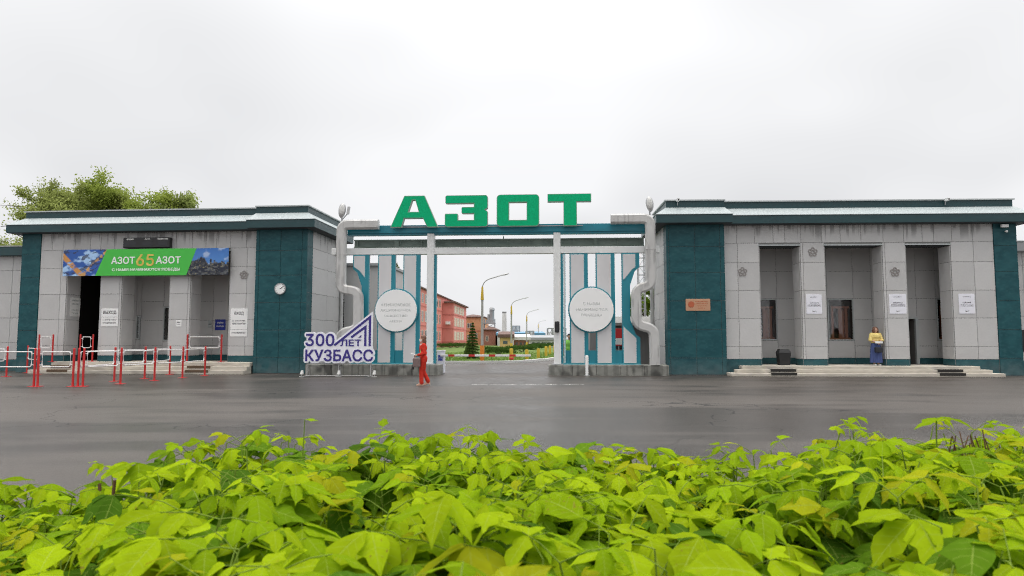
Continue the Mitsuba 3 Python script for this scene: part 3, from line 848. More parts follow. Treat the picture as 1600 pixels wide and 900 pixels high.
DL = [(-2.72, 6.40), (-4.32, 6.40), (-4.32, 3.62), (-3.55, 3.52), (-3.52, 1.92), (-4.28, 1.75), (-4.34, .44)]
DR = [(7.15, 6.53), (8.79, 6.53), (8.79, 3.72), (8.17, 3.58), (8.17, 2.10), (8.88, 1.92), (8.90, .44)]
for pth, lb, sx in ((DL, 'pale silver box duct with a jog, left of the left gate screen', 1), (DR, 'pale silver box duct with a jog, right of the right gate screen', -1)):
    t = thing('ornamental_duct', lb, 'duct')
    add('pipe', duct(pth, .205, .17, -.30), 'duct_silver', t, 30, GT)
    rb = []
    for (a, b) in zip(pth[:-1], pth[1:]):
        a, b = np.array(a), np.array(b)
        L = np.linalg.norm(b - a)
        for d in np.arange(1.3, L - .5, 1.3):
            c = a + (b - a) * d / L
            dx, dz = ((.012, .213) if abs(b[0] - a[0]) > abs(b[1] - a[1]) else (.213, .012))
            rb.append(cbx(c[0] - dx, c[0] + dx, -.478, -.122, c[1] - dz, c[1] + dz, .004))
    add('flange', cat(rb), 'duct_silver', t, to=GT)
    u, z = pth[1]
    fl = thing('street_light_head', 'grey oval lamp head on top of the ' + ('left' if sx > 0 else 'right') + ' silver duct', 'lamp')
    hd = trimesh.creation.icosphere(3, 1.0)
    hd.apply_scale((.16, .11, .33))
    hd.vertices[:, 0] *= 1 + .25 * np.clip(hd.vertices[:, 2], -.3, .3)
    hd.apply_transform(trimesh.transformations.rotation_matrix(.12 * sx, [0, 1, 0]))
    hd.apply_translation((u - .0 * sx, -.3, z + .62))
    add('lamp_shade', hd, 'aluminium', fl, True, GT)
    gl = trimesh.creation.icosphere(3, 1.0)
    gl.apply_scale((.11, .05, .22))
    gl.apply_translation((u + .02 * sx, -.385, z + .65))
    add('lens', gl, 'lamp_glass', fl, True, GT)
    add('stem', tube([(u, -.3, z + .16), (u - .01, -.3, z + .36)], .035, 8), 'steel_grey', fl, True, GT)
    if sx > 0:
        add('side_lamp', hull([(u + .2 + a, -.3 + b, z + .45 + c) for a, b, c in [(0, -.06, 0), (.1, -.06, .02), (.05, -.06, .33), (.14, -.06, .33), (0, .06, 0), (.1, .06, .02), (.05, .06, .33), (.14, .06, .33)]]), 'aluminium', fl, to=GT)
        add('side_arm', tube([(u + .02, -.3, z + .24), (u + .22, -.3, z + .46)], .022, 6), 'steel_grey', fl, to=GT)

# traffic light on the right pillar
tl = thing('traffic_light', 'small two lamp traffic signal on the white pillar right of the gate opening', 'traffic light')
add('case', cbx(4.80, 4.98, -.19, -.06, 1.78, 2.25, .02), 'black_plastic', tl, to=GT)
for z in (1.9, 2.13):
    add('lamp', panelshape(Point(4.89, z).buffer(.06, 12), -.215, -.195), 'dark_glass', tl, to=GT)
add('bracket', bx(4.87, 4.91, -.058, -.042, 1.9, 2.1), 'steel_grey', tl, to=GT)

# bollard and barrier in front of the plinths
bo = thing('bollard', 'slim white bollard standing before the right concrete plinth', 'bollard')
BO = T().translate([3.09, 28.36, 0])
add('post', cat([tube([(0, 0, 0), (0, 0, .80)], .07, 14), tube([(0, 0, .80), (0, 0, .835)], [.07, .045], 14)]), 'white_paint', bo, 40, BO)
add('base_plate', cbx(-.12, .12, -.12, .12, 0, .02, .004), 'steel_grey', bo, to=BO)
ba = thing('boom_barrier', 'red and white boom barrier lowered across the gate opening', 'barrier')
BA = T().translate([-3.15, 30.45, 0]).rotate([0, 0, 1], -3.3)
add('cabinet', cbx(-.17, .17, -.16, .16, 0, .98, .02), 'sign_white', ba, to=BA)
add('cabinet_top', cbx(-.19, .19, -.18, .18, .982, 1.02, .01), 'off_white', ba, to=BA)
add('label', cat([bx(-.10, .10, -.166, -.162, .55, .80)]), 'sign_blue', ba, to=BA)
add('lettering', text('СТОП', .16, .05, 0, .68, -.167, .004, True), 'off_white', ba, to=BA)
bm = add('boom', cbx(.0, 4.0, -.215, -.17, .74, .83, .01), 'rail_white', ba, to=BA)
for u in (.35, 1.25, 2.15, 3.05):
    add('red_band', bx(u, u + .28, -.218, -.167, .737, .833), 'red_paint', bm, to=BA)

# ------------------------------------------------------------------ anniversary sign on its stand
AS = thing('anniversary_sign', 'white cut out board with navy lettering on a thin stand before the left plinth', 'sign')
ST = T().translate([-8.42, 27.75, 0]).rotate([0, 0, 1], -3.5)
k = 27.75 / 1067 / 6.43 * 1.01   # crop pixel to metre


def sp(x, y):
    return ((x - 85) * k, (555 - y) * k + .53)


def boxtext(t, x0, y0, x1, y1):
    (a, b), (c, d) = sp(x0, y1), sp(x1, y0)
    return text(t, c - a, d - b, (a + c) / 2, (b + d) / 2, -.032, .014, True)


def outline(m):
    tri = m.triangles[:, :, [0, 2]]
    ps = [Polygon(x) for x in tri]
    return unary_union([p.buffer(1e-4) for p in ps if p.area > 1e-9])


inks = [boxtext('300', 102, 262, 392, 386), boxtext('КУЗБАСС', 102, 418, 782, 535), boxtext('ЛЕТ', 452, 320, 662, 386)]
tri1 = LineString([sp(392, 378), sp(746, 100), sp(746, 386)]).buffer(11 * k, cap_style=2, join_style=2)
tri2 = LineString([sp(560, 300), sp(702, 196), sp(702, 386)]).buffer(11 * k, cap_style=2, join_style=2)
tri3 = Polygon([sp(632, 302), sp(662, 300), sp(660, 275)])
area = unary_union([outline(m).buffer(.072) for m in inks] + [tri1.buffer(.07, join_style=2), Polygon([sp(392, 400), sp(746, 100), sp(746, 400)]), sbox(*sp(100, 420), *sp(780, 400)) if False else Polygon([sp(100, 536), sp(780, 536), sp(780, 384), sp(100, 384)]).buffer(-.01)])
area = unary_union([Polygon(g.exterior) for g in getattr(area, 'geoms', [area])]).simplify(.004)
add('board', panelshape(area, -.02, .03), 'sign_white', AS, to=ST)
for m_ in inks:
    add('lettering', m_, 'navy', AS, to=ST)
for m_ in (tri1, tri2, tri3):
    add('emblem', panelshape(m_, -.034, -.022), 'navy', AS, to=ST)
W_ = sp(782, 0)[0]
for u in (.12, W_ * .5, W_ - .12):
    g = add('stand', cat([tube([(u, .06, .02), (u, .06, 1.6)], .018, 6), tube([(u, -.30, .02), (u, .40, .02)], .018, 6), tube([(u, .06, .9), (u, .38, .03)], .014, 6)]), 'aluminium', AS, to=ST)
add('ground_bar', cat([tube([(.12, -.1, .05), (W_ - .12, -.1, .05)], .014, 6), tube([(.12, .06, .50), (W_ - .12, .06, .50)], .014, 6)]), 'aluminium', AS, to=ST)
for u in (.0, W_ * .5 + .08, W_ + .1):
    sk_ = hull([(u + a, b - .18, c) for a, b, c in [(-.06, -.06, .10), (.06, -.06, .10), (-.06, .06, .10), (.06, .06, .10), (-.02, -.02, .26), (.05, -.02, .26), (-.02, .03, .26), (.05, .03, .26)]])
    add('floodlight', cat([sk_, tube([(u, -.18, .02), (u, -.18, .11)], .012, 5), tube([(u - .1, -.18, .015), (u + .1, -.18, .015)], .012, 5)]), 'lamp_glass', AS, to=ST)


# ------------------------------------------------------------------ queue railings
def railing(p0, p1, z, label, h=1.2, grp=None):
    t = thing('queue_railing', label, 'railing', grp)
    p0, p1 = np.array([*p0, z], float), np.array([*p1, z], float)
    d = (p1 - p0) / np.linalg.norm(p1 - p0)
    L = np.linalg.norm(p1 - p0)
    for p in (p0, p1):
        m = cat([tube([p + [0, 0, 0], p + [0, 0, h]], .035, 10), tube([p + [0, 0, h], p + [0, 0, h + .02]], [.035, .018], 10)])
        q = add('post', m, 'red_paint', t, 40)
        add('foot', cbx(p[0] - .13, p[0] + .13, p[1] - .13, p[1] + .13, z, z + .012, .003), 'red_paint', q)
    c = [(.11, h - .10), (L - .11, h - .10), (L - .11, h - .58), (.11, h - .58)]
    pts = rounded_path(c + [c[0]] + [c[1]], .08, 5)
    pts = np.array([p0 + d * a + np.array([0, 0, b]) for a, b in pts])
    fr_ = tube(pts, .018, 8, False)
    lug = [tube([p + np.array([0, 0, hz]), p + s * d * .12 + np.array([0, 0, hz])], .014, 5) for p, s in ((p0, 1), (p1, -1)) for hz in (h - .16, h - .52)]
    add('rail', cat([fr_] + lug), 'rail_white', t, True)


LA = [(-13.66, 21.9), (-13.15, 23.1), (-13.0, 25.0), (-12.8, 26.7), (-12.65, 28.3)]
LB = [(-13.85, 21.95), (-14.2, 24.55), (-14.0, 26.2), (-14.6, 29.3)]
for i in range(4):
    railing(LA[i], LA[i + 1], 0, ['first', 'second', 'third', 'fourth'][i] + ' section, counted from the camera, of the right hand row of red post railings')
for i in range(3):
    railing(LB[i], LB[i + 1], 0, ['nearest', 'middle', 'farthest'][i] + ' section of the second row of red post railings leading to the steps')
railing((-15.1, 21.9), (-13.98, 21.9), 0, 'short front railing between the two nearest red posts, facing the camera')
railing((-19.4, 22.0), (-15.22, 21.9), 0, 'long front railing running off the left edge of the view')
railing((-25.5, 26.9), (-20.3, 27.6), 0, 'railing at the far left beside the low wing')
railing((-21.6, 30.6), (-20.3, 29.4), 0, 'short railing beside the left end of the steps')
q = lambda s, v: FL.pt(-s, v)[:2]
railing(q(12.3, -.40), q(11.62, -.42), zpL, 'short railing on the platform left of the leftmost opening')
railing(q(10.45, -.25), q(9.85, -.25), zpL, 'short railing on the platform at the leftmost opening, before the exit notice pillar')
railing(q(5.42, -.25), q(3.85, -.25), zpL, 'railing on the platform across the opening beside the entrance notice')

# ------------------------------------------------------------------ behind the gate: lawn, kerb, works road and buildings
def poly_sheet(pts, z):
    m = ext(Polygon(pts), .01)
    m.apply_translation((0, 0, z - .01))
    return m


lawn_pts = [(-40, 43.4), (-2.5, 42.6), (-.6, 42.9), (.8, 44.6), (2.4, 48.5), (4.6, 56), (9.5, 75), (22, 120), (50, 220), (-60, 220), (-60, 43.4)]
tag(add('lawn', poly_sheet(lawn_pts, .03), 'soil_grass'), kind='structure')
kb = LineString(lawn_pts[0:8]).buffer(.14, cap_style=2, join_style=1).simplify(.01)
km = ext(kb, .15)
tag(add('kerb', km, 'kerb_white'), kind='structure', label='white painted kerb along the lawn behind the gate')


def grass_blades(n, seed):
    r = np.random.default_rng(seed)
    P = Polygon(lawn_pts[1:7] + [(-14, 75), (-16, 43.6)])
    out, f = [], []
    k_ = 0
    while k_ < n:
        x, y = r.uniform(-15, 9), 42.8 + 32 * r.random() ** 1.8
        if not P.buffer(-.2).contains(Point(x, y)):
            continue
        h, a, w = r.uniform(.08, .24), r.uniform(0, 6.28), r.uniform(.02, .05)
        b = len(out)
        out += [(x - w * math.cos(a), y - w * math.sin(a), .02), (x + w * math.cos(a), y + w * math.sin(a), .02), (x + r.normal() * .05, y + r.normal() * .05, h)]
        f.append([b, b + 1, b + 2])
        k_ += 1
    return trimesh.Trimesh(out, f, process=False)


scene['grass_blade'] = {'type': 'twosided', 'b': {'type': 'principled', 'base_color': proc(lambda p, n, uv: mix((0.09, 0.17, 0.02), (0.20, 0.32, 0.04), noise(p.x * 3, p.y * 3))), 'roughness': 0.7}}
tag(add('grass', grass_blades(9000, 3), 'grass_blade'), 'short green grass on the lawn behind the white kerb', 'grass', kind='stuff')

principled('pink_render', proc(lambda p, n, uv: mix((0.60, 0.21, 0.18), (0.70, 0.27, 0.235), fbm(p.x * .5, p.y * .5, p.z * .8, 3))), 0.85)
principled('pink_trim', (0.48, 0.15, 0.13), 0.85)
principled('peach_render', proc(lambda p, n, uv: mix((0.55, 0.27, 0.14), (0.66, 0.35, 0.20), fbm(p.x * .4, p.y * .4, p.z * .6, 3))), 0.85)
principled('brick_red', proc(lambda p, n, uv: mix((0.28, 0.12, 0.09), (0.40, 0.20, 0.15), noise(p.x * 6 + p.y * 6, p.z * 14))), 0.9)
principled('yellow_render', (0.60, 0.42, 0.18), 0.85)
principled('roof_brown', (0.13, 0.075, 0.06), 0.6)
principled('pale_wall', (0.60, 0.60, 0.58), 0.8)
principled('blue_sheet', (0.12, 0.27, 0.40), 0.5)
principled('glass_far', (0.10, 0.12, 0.13), 0.15)
principled('frame_cream', (0.62, 0.54, 0.45), 0.7)


def block(t, F, u0, u1, v0, v1, h, mat, rows_f=None, rows_s=None, side=1, base=0.0, roof='roof_brown', ov=.35, trim=None):
    """a rendered block with roof slab and windows; rows_f: windows on the front (v0), rows_s: on the side facing +u"""
    to = F.to
    w = add('wall', bx(u0, u1, v0, v1, base, h), mat, t, to=to)
    add('roof', cat([cbx(u0 - ov, u1 + ov, v0 - ov, v1 + ov, h + .003, h + .22, .03),
                     hull([(u0 - ov, v0 - ov, h + .225), (u1 + ov, v0 - ov, h + .225), (u0 - ov, v1 + ov, h + .225), (u1 + ov, v1 + ov, h + .225), ((u0 * .6 + u1 * .4), (v0 * .7 + v1 * .3), h + .95), ((u0 * .4 + u1 * .6), (v0 * .3 + v1 * .7), h + .95)])]), roof, t, to=to)
    if trim:
        zs = trim[1:]
        add('string_course', cat([bx(u0 - .06, u1 + .06, v0 - .06, v1 + .06, z, z + .18) for z in zs]), trim[0], t, to=to)

    def win(a, b, z0, z1, face):
        if face == 'f':
            g = cat([bx(a, b, v0 - .05, v0 + .02, z0, z0 + .1), bx(a, b, v0 - .05, v0 + .02, z1 - .1, z1), bx(a, a + .1, v0 - .05, v0 + .02, z0 + .1, z1 - .1), bx(b - .1, b, v0 - .05, v0 + .02, z0 + .1, z1 - .1), bx((a + b) / 2 - .05, (a + b) / 2 + .05, v0 - .045, v0 + .02, z0 + .1, z1 - .1)])
            pn = bx(a + .1, b - .1, v0 - .025, v0 - .012, z0 + .1, z1 - .1)
        else:
            g = cat([bx(u1 - .02, u1 + .05, a, b, z0, z0 + .1), bx(u1 - .02, u1 + .05, a, b, z1 - .1, z1), bx(u1 - .02, u1 + .05, a, a + .1, z0 + .1, z1 - .1), bx(u1 - .02, u1 + .05, b - .1, b, z0 + .1, z1 - .1), bx(u1 - .02, u1 + .045, (a + b) / 2 - .05, (a + b) / 2 + .05, z0 + .1, z1 - .1)])
            pn = bx(u1 + .012, u1 + .025, a + .1, b - .1, z0 + .1, z1 - .1)
        k_ = add('window', g, 'frame_cream', t, to=to)
        add('pane', pn, 'glass_far', k_, to=to)
    for r in rows_f or []:
        win(*r, 'f')
    for r in rows_s or []:
        win(*r, 's')


FB = Frame(0, 0, 2.5)
pk = thing('office_block', 'three storey pink rendered office block with brown roof behind the gate on the left', 'building')
zr = [(1.2, 3.0), (4.3, 6.1), (7.3, 8.9)]
us = lambda X, Y: (np.array([X, Y]) @ FB.u, np.array([X, Y]) @ FB.v)
ua, va = us(-13.4, 131)
ub = us(-11.2, 131)[0]
block(pk, FB, ua - 14, ua, 84, va + 30, 9.5, 'pink_render', rows_s=[(v, v + 1.7, z0, z1) for v in np.arange(86, va - 1, 3.1) for z0, z1 in zr], trim=('pink_trim', .9, 3.6, 6.7))
add('bay_wall', bx(ua + .003, ub, va, va + 22, 0, 8.45), 'pink_render', pk, to=FB.to)
add('bay_roof', cbx(ua + .36, ub + .5, va - .5, va + 22.4, 8.454, 8.75, .03), 'roof_brown', pk, to=FB.to)
add('string_course', cat([bx(ua + .07, ub + .06, va - .06, va + 22, z, z + .18) for z in (.9, 3.4, 6.1)]), 'pink_trim', pk, to=FB.to)
for v in (va + 1.2, va + 5.4, va + 9.6, va + 13.8):
    for z0, z1 in ((1.3, 3.0), (4.0, 5.7), (6.5, 8.0)):
        g = add('window', cat([bx(ub - .02, ub + .05, v, v + 3.2, z0, z0 + .12), bx(ub - .02, ub + .05, v, v + 3.2, z1 - .12, z1), bx(ub - .02, ub + .05, v, v + .12, z0 + .12, z1 - .12), bx(ub - .02, ub + .05, v + 3.08, v + 3.2, z0 + .12, z1 - .12), bx(ub - .02, ub + .04, v + 1.5, v + 1.7, z0 + .12, z1 - .12)]), 'frame_cream', pk, to=FB.to)
        add('pane', bx(ub + .012, ub + .025, v + .12, v + 3.08, z0 + .12, z1 - .12), 'frame_cream', g, to=FB.to)
ac = add('air_conditioner', cbx(ua + .7, ua + 1.6, va - .45, va - .02, 4.3, 4.9, .03), 'white_paint', pk, to=FB.to)

pe = thing('annex_block', 'peach coloured two storey block with brown roof beyond the pink office block', 'building')
ue, ve = us(-12.0, 166)
ue2 = us(-6.9, 166)[0]
block(pe, FB, ue, ue2, ve, ve + 16, 6.75, 'peach_render', rows_f=[(ue + 1.1, ue + 2.3, 4.2, 5.4), (ue + 3.0, ue + 3.7, 1.6, 3.0), (ue + 1.1, ue + 2.0, 1.2, 2.6)], trim=('pink_trim', 3.4))
br = thing('brick_block', 'small reddish brick block with steel equipment on its roof beside the peach block', 'building')
block(br, FB, ue2 + .5, ue2 + 3.3, ve - 6, ve + 8, 3.6, 'brick_red', rows_f=[(ue2 + 1.0, ue2 + 1.7, 1.0, 2.3)])
eq = []
ex, ey = ue2 + 1.2, ve - 1
for a in (-.9, 1.6):
    for b in (-.8, .8):
        eq.append(tube([(ex + a, ey + b, 3.8), (ex + a, ey + b, 6.4)], .08, 5))
eq += [bx(ex - 1.1, ex + 1.8, ey - 1, ey + 1, 5.2, 5.45), bx(ex - .5, ex + 1.4, ey - .8, ey + .8, 5.45, 6.1)]
eq += [tube([(ex - .9, ey - .8, 3.9), (ex + 1.6, ey - .8, 5.2)], .06, 4), tube([(ex + 1.6, ey - .8, 3.9), (ex - .9, ey - .8, 5.2)], .06, 4)]
eq += [tube([(ex + .9, ey, 6.1), (ex + .9, ey, 8.6)], [.55, .62], 10), tube([(ex + .9, ey, 8.6), (ex + 1.0, ey, 9.1)], [.8, .5], 10), tube([(ex + .1, ey, 6.1), (ex + .1, ey, 7.5)], [.3, .28], 8)]
add('roof_equipment', cat(eq), 'steel_grey', br, to=FB.to)


def px(x, Z):
    return (x - 800) / 1067 * Z


# far works
st = thing('chimney_stack', 'thin pale chimney stack standing far behind the gate', 'chimney')
add('shaft', tube([(px(788, 400), 400, 0), (px(788, 400), 400, 17)], [1.6, 1.2], 12), 'pale_wall', st, True)
add('rim', tube([(px(788, 400), 400, 17), (px(788, 400), 400, 17.6)], 1.35, 12), 'steel_grey', st, True)
principled('plant_grey', (0.30, 0.31, 0.31), 0.7)


def shed(x0, x1, Z, h, dep_, wall, roof, label, nwin=4, name='industrial_shed'):
    t = thing(name, label, 'building')
    a, b = px(x0, Z), px(x1, Z)
    add('wall', bx(a, b, Z, Z + dep_, 0, h), wall, t)
    add('roof', hull([(a - .3, Z - .3, h + .004), (b + .3, Z - .3, h + .004), (a - .3, Z + dep_ + .3, h + .004), (b + .3, Z + dep_ + .3, h + .004), (a - .3, Z - .3, h + .5), (b + .3, Z - .3, h + .5), (a - .3, Z + dep_ / 2, h + 1.0), (b + .3, Z + dep_ / 2, h + 1.0)]), roof, t)
    w = (b - a) / (nwin + .6)
    for i in range(nwin):
        add('window', cbx(a + w * (i + .4), a + w * (i + .4) + w * .55, Z - .05, Z + .02, h * .45, h * .72, .01), 'glass_far', t)


shed(777, 850, 150, 2.35, 30, 'pale_wall', 'blue_sheet', 'long white works shed with a blue roof in the far distance', 6)
shed(781, 801, 105, 1.75, 10, 'yellow_render', 'roof_brown', 'low yellow building between the trees beyond the barrier', 1)
shed(803, 826, 112, 1.35, 10, 'brick_red', 'pale_wall', 'low brick building with white roof beyond the street lamps', 3)
shed(828, 872, 125, 1.3, 20, 'pale_wall', 'steel_grey', 'low white shed at the far end of the works road', 5)


def rack(x0, x1, Z, z0, z1, n, label):
    t = thing('pipe_rack', label, 'structure')
    a, b = px(x0, Z), px(x1, Z)
    add('frame', cat([tube([(a + (b - a) * i / n, Z + d, 0), (a + (b - a) * i / n, Z + d, z1)], .13, 5) for i in range(n + 1) for d in (0, 3)] + [tube([(a, Z + d, z), (b, Z + d, z)], .12, 5) for z in np.linspace(z0, z1, 3) for d in (0, 3)] + [tube([(a + (b - a) * i / n, Z, z0), (a + (b - a) * (i + 1) / n, Z, z1)], .06, 4) for i in range(n)] + [tube([(a + (b - a) * i / n, Z, z), (a + (b - a) * i / n, Z + 3, z)], .1, 4) for i in range(n + 1) for z in (z0, z1)]), 'plant_grey', t)
    add('pipe', cat([tube([(a - 2, Z + 1 + d, z0 + .4), (b + 2, Z + 1 + d, z0 + .4)], .25, 8) for d in (0, 1)]), 'aluminium', t)
    add('vessel', tube([((a * .6 + b * .4), Z + 1.5, z0 + .6), ((a * .6 + b * .4), Z + 1.5, z1 - .2)], .8, 10), 'pale_wall', t)


rack(801, 812, 160, 2.6, 4.6, 2, 'nearer steel pipe rack on the roofline left of centre in the far works')
rack(822, 834, 145, 1.6, 3.2, 2, 'middle steel pipe rack between the far street lamps')
rack(856, 884, 170, 2.0, 4.2, 4, 'widest steel pipe rack at the right side of the gate opening')

# street lamps along the road, painted posts
pos = [(px(753.5, 43.6), 43.6), (px(799, 68.5), 68.5), (px(823, 96), 96), (px(841, 150), 150)]
for i, (x, y) in enumerate(pos):
    l = thing('street_lamp', ['nearest street lamp beyond the gate, tall with a curved arm and orange painted foot', 'second street lamp beyond the gate', 'third street lamp beyond the gate, thin and distant', 'farthest and smallest of the street lamps beyond the gate'][i], 'street lamp', 'street lamps along the works road')
    add('pole', tube([(x, y, 0), (x, y, 4.0)], [.10, .075], 10), 'pole_grey', l, True)
    add('foot', tube([(x, y, 0.0), (x, y, 1.1)], .14, 12), 'orange_paint' if i == 0 else 'yellow_paint', l, True)
    add('sleeve', tube([(x, y, 4.0), (x, y, 4.85)], [.11, .06], 10), 'yellow_paint', l, True)
    arm = [(x, y, 4.85), (x + .12, y, 5.15), (x + .38, y, 5.33), (x + 1.35, y, 5.62)]
    add('arm', tube(rounded_path(arm, .3), .032, 6), 'pole_grey', l, True)
    hh = trimesh.creation.icosphere(2, 1.0)
    hh.apply_scale((.24, .09, .05))
    hh.apply_transform(trimesh.transformations.rotation_matrix(-.29, [0, 1, 0]))
    hh.apply_translation((x + 1.5, y, 5.65))
    add('lamp_shade', hh, 'aluminium', l, True)
for i, (xp, Z, h, mt) in enumerate(((799, 46.2, .85, 'yellow_paint'), (823, 49.5, .72, 'yellow_paint'), (841, 53, .75, 'yellow_paint'), (853, 60, .85, 'yellow_paint'), (859, 66, .85, 'yellow_paint'), (866, 72, .85, 'yellow_paint'))):
    b_ = thing('painted_post', ['short yellow post with a red foot behind the barrier boom', 'yellow post at the tip of the barrier boom', 'third yellow post along the kerb bend', 'fourth yellow post along the kerb bend', 'fifth yellow post along the kerb bend', 'yellow post nearest the white gate pillar'][i], 'post', 'yellow posts along the kerb')
    x = px(xp, Z)
    add('post', tube([(x, Z, 0), (x, Z, h)], .13, 10), mt, b_, True)
    add('cap', tube([(x, Z, h), (x, Z, h + .05)], [.13, .06], 10), mt, b_, True)
    if i == 0:
        add('foot', tube([(x, Z, 0), (x, Z, .28)], .17, 10), 'red_paint', b_, True)

# low grey service building behind the left gate screen
sv = thing('service_building', 'plain grey building directly behind the left gate screen and duct', 'building')
add('wall', bx(-7.6, -3.72, 5.2, 9.5, 0, 5.2), 'grey_panel_0', sv, to=GT)
add('door', bx(-6.9, -5.85, 5.16, 5.19, .02, 4.9), 'dark_glass', sv, to=GT)
add('roof', cbx(-7.7, -3.62, 5.05, 9.6, 5.203, 5.36, .02), 'steel_grey', sv, to=GT)
# guard booth behind the right gate screen
gb = thing('guard_booth', 'small grey guard booth with dark overhanging roof behind the right gate screen', 'booth')
principled('booth_grey', (0.20, 0.20, 0.20), 0.7)
add('wall', bx(6.6, 10.0, 6.2, 9.0, 0, 2.15), 'booth_grey', gb, to=GT)
add('roof', hull([(6.9, 5.6, 2.18), (10.3, 5.6, 2.18), (6.9, 9.3, 2.18), (10.3, 9.3, 2.18), (6.9, 5.6, 2.32), (10.3, 5.6, 2.32), (6.9, 9.3, 2.75), (10.3, 9.3, 2.75)]), 'joint_dark', gb, to=GT)
add('door', bx(9.2, 9.95, 6.16, 6.19, .05, 2.0), 'joint_dark', gb, to=GT)
add('window', bx(7.3, 8.3, 6.16, 6.19, 1.0, 1.8), 'dark_glass', gb, to=GT)
rs = thing('red_notice', 'red and white notice seen between the boards of the right gate screen', 'sign')
add('board', cbx(7.55, 7.95, 3.0, 3.03, 1.2, 2.0, .004), 'red_paint', rs, to=GT)
add('field', bx(7.6, 7.9, 2.994, 2.998, 1.25, 1.55), 'off_white', rs, to=GT)
add('stand', tube([(7.75, 3.05, 0), (7.75, 3.05, 1.9)], .03, 6), 'steel_grey', rs, to=GT)
rt = thing('red_tank', 'red drum on a stand between the right duct and the right entrance building', 'tank')
add('drum', tube([(10.35, 4.6, 1.5), (10.35, 4.6, 2.3)], .2, 14), 'red_paint', rt, 40, GT)
add('stand', cat([tube([(10.35 + a, 4.6 + b, 0), (10.35 + a, 4.6 + b, 1.5)], .025, 6) for a in (-.14, .14) for b in (-.14, .14)]), 'black_plastic', rt, to=GT)
ms = thing('lattice_mast', 'slender grey lattice mast behind the right gate screen', 'mast')
mx, my = px(1003, 60), 60
mm = []
for a in (-.28, .28):
    for b in (-.28, .28):
        mm.append(tube([(mx + a, my + b, 0), (mx + a, my + b, 9.4)], .045, 5))
for i, z in enumerate(np.arange(.4, 9.3, .75)):
    for b in (-.28, .28):
        mm += [tube([(mx - .28, my + b, z), (mx + .28, my + b, z)], .03, 4)]
    mm += [tube([(mx - .28 * (-1) ** i, my - .28, z), (mx + .28 * (-1) ** i, my - .28, z + .75)], .02, 4)]
add('frame', cat(mm), 'steel_grey', ms)


# ------------------------------------------------------------------ trees
def leaf_cloud(pts, size, r, up=.5):
    """two crossed slightly folded leaf faces per point"""
    n = len(pts)
    d = r.normal(size=(n, 3))
    d /= np.linalg.norm(d, axis=1, keepdims=True)
    e = np.cross(d, r.normal(size=(n, 3)))
    e /= np.linalg.norm(e, axis=1, keepdims=True)
    s = size * r.uniform(.6, 1.3, (n, 1))
    a, b = pts - d * s, pts + d * s
    l, q_ = pts + e * s * .55, pts - e * s * .55 + np.cross(d, e) * s * .25
    v = np.stack([a, l, b, q_], 1).reshape(-1, 3)
    i = np.arange(n) * 4
    f = np.vstack([np.stack([i, i + 1, i + 2], 1), np.stack([i, i + 2, i + 3], 1)])
    return v, f


scene['tree_leaf'] = {'type': 'principledthin', 'base_color': {'type': 'mesh_attribute', 'name': 'vertex_color'}, 'roughness': 0.6, 'diff_trans': 0.9}


def tree(x, y, h, spread, trunk_r, nleaf, size, col, label, seed, clear=.3, sparse=.5, name='tree', lvl=4, z0=0.0):
    r = np.random.default_rng(seed)
    t = thing(name, label, 'tree')
    segs, tips = [], []

    def grow(p, d, L, rad, level):
        q_ = [p]
        for k_ in range(3):
            d = d + r.normal(size=3) * .13 + np.array([0, 0, .05])
            d /= np.linalg.norm(d)
            q_.append(q_[-1] + d * L / 3)
        segs.append((level, tube(np.array(q_), np.linspace(rad, rad * .6, 4), 6 if level < 2 else 4, False)))
        if level >= 2:
            for k_ in (1, 2, 3):
                tips.append((q_[k_], L * (.55 if level < lvl else .5)))
        if level < lvl:
            for k_ in range(int(r.integers(3, 5))):
                a = r.uniform(0, 2 * np.pi)
                w = r.uniform(.45, .95) * spread
                side = np.cross(d, [math.cos(a), math.sin(a), .2])
                side /= np.linalg.norm(side) + 1e-9
                nd = d + side * w
                nd /= np.linalg.norm(nd)
                grow(q_[2] if k_ % 2 else q_[3], nd, L * r.uniform(.62, .82), rad * .55, level + 1)
    grow(np.array([x, y, z0]), np.array([r.normal() * .04, r.normal() * .04, 1.0]), h * clear, trunk_r, 0)
    # the grown tree is brought to its real height
    k_ = 1.21 * (h - z0) / (max(p[2] for p, _ in tips) - z0)
    o_ = np.array([x, y, z0])

    def grown(q_):
        q_ = (q_ - o_) * [min(k_, 1.25), min(k_, 1.25), k_]
        m_ = .70 * (h - z0)
        q_[..., 2] = np.where(q_[..., 2] > m_, m_ + (q_[..., 2] - m_) * .588, q_[..., 2])
        return o_ + q_
    for _, g_ in segs:
        g_.vertices = grown(np.array(g_.vertices))
    tips = [(grown(p), q_) for p, q_ in tips]
    add('trunk', segs[0][1], 'bark', t, True)
    add('limbs', cat([s for l, s in segs[1:]]), 'bark', t, True)
    tag(t + '__limbs', kind='stuff')
    P_ = np.array([p for p, _ in tips])
    S_ = np.array([s for _, s in tips])
    wgt = np.clip((meshkit.noise(P_ * .6 + seed) - sparse * .55) * 3, .04, 1)
    idx = r.choice(len(P_), nleaf, p=wgt / wgt.sum())
    pts = P_[idx] + r.normal(size=(nleaf, 3)) * S_[idx, None] * .42
    pts = pts[pts[:, 2] > z0 + .3]
    v, f = leaf_cloud(pts, size, r)
    c = np.array(col)[None] * (0.72 + .56 * meshkit.noise(pts * .9 + 5))[:, None] * r.uniform(.85, 1.15, (len(pts), 1))
    add('crown', trimesh.Trimesh(v, f, process=False), 'tree_leaf', t, color=np.repeat(c, 4, 0))
    tag(t + '__crown', kind='stuff')
    return t


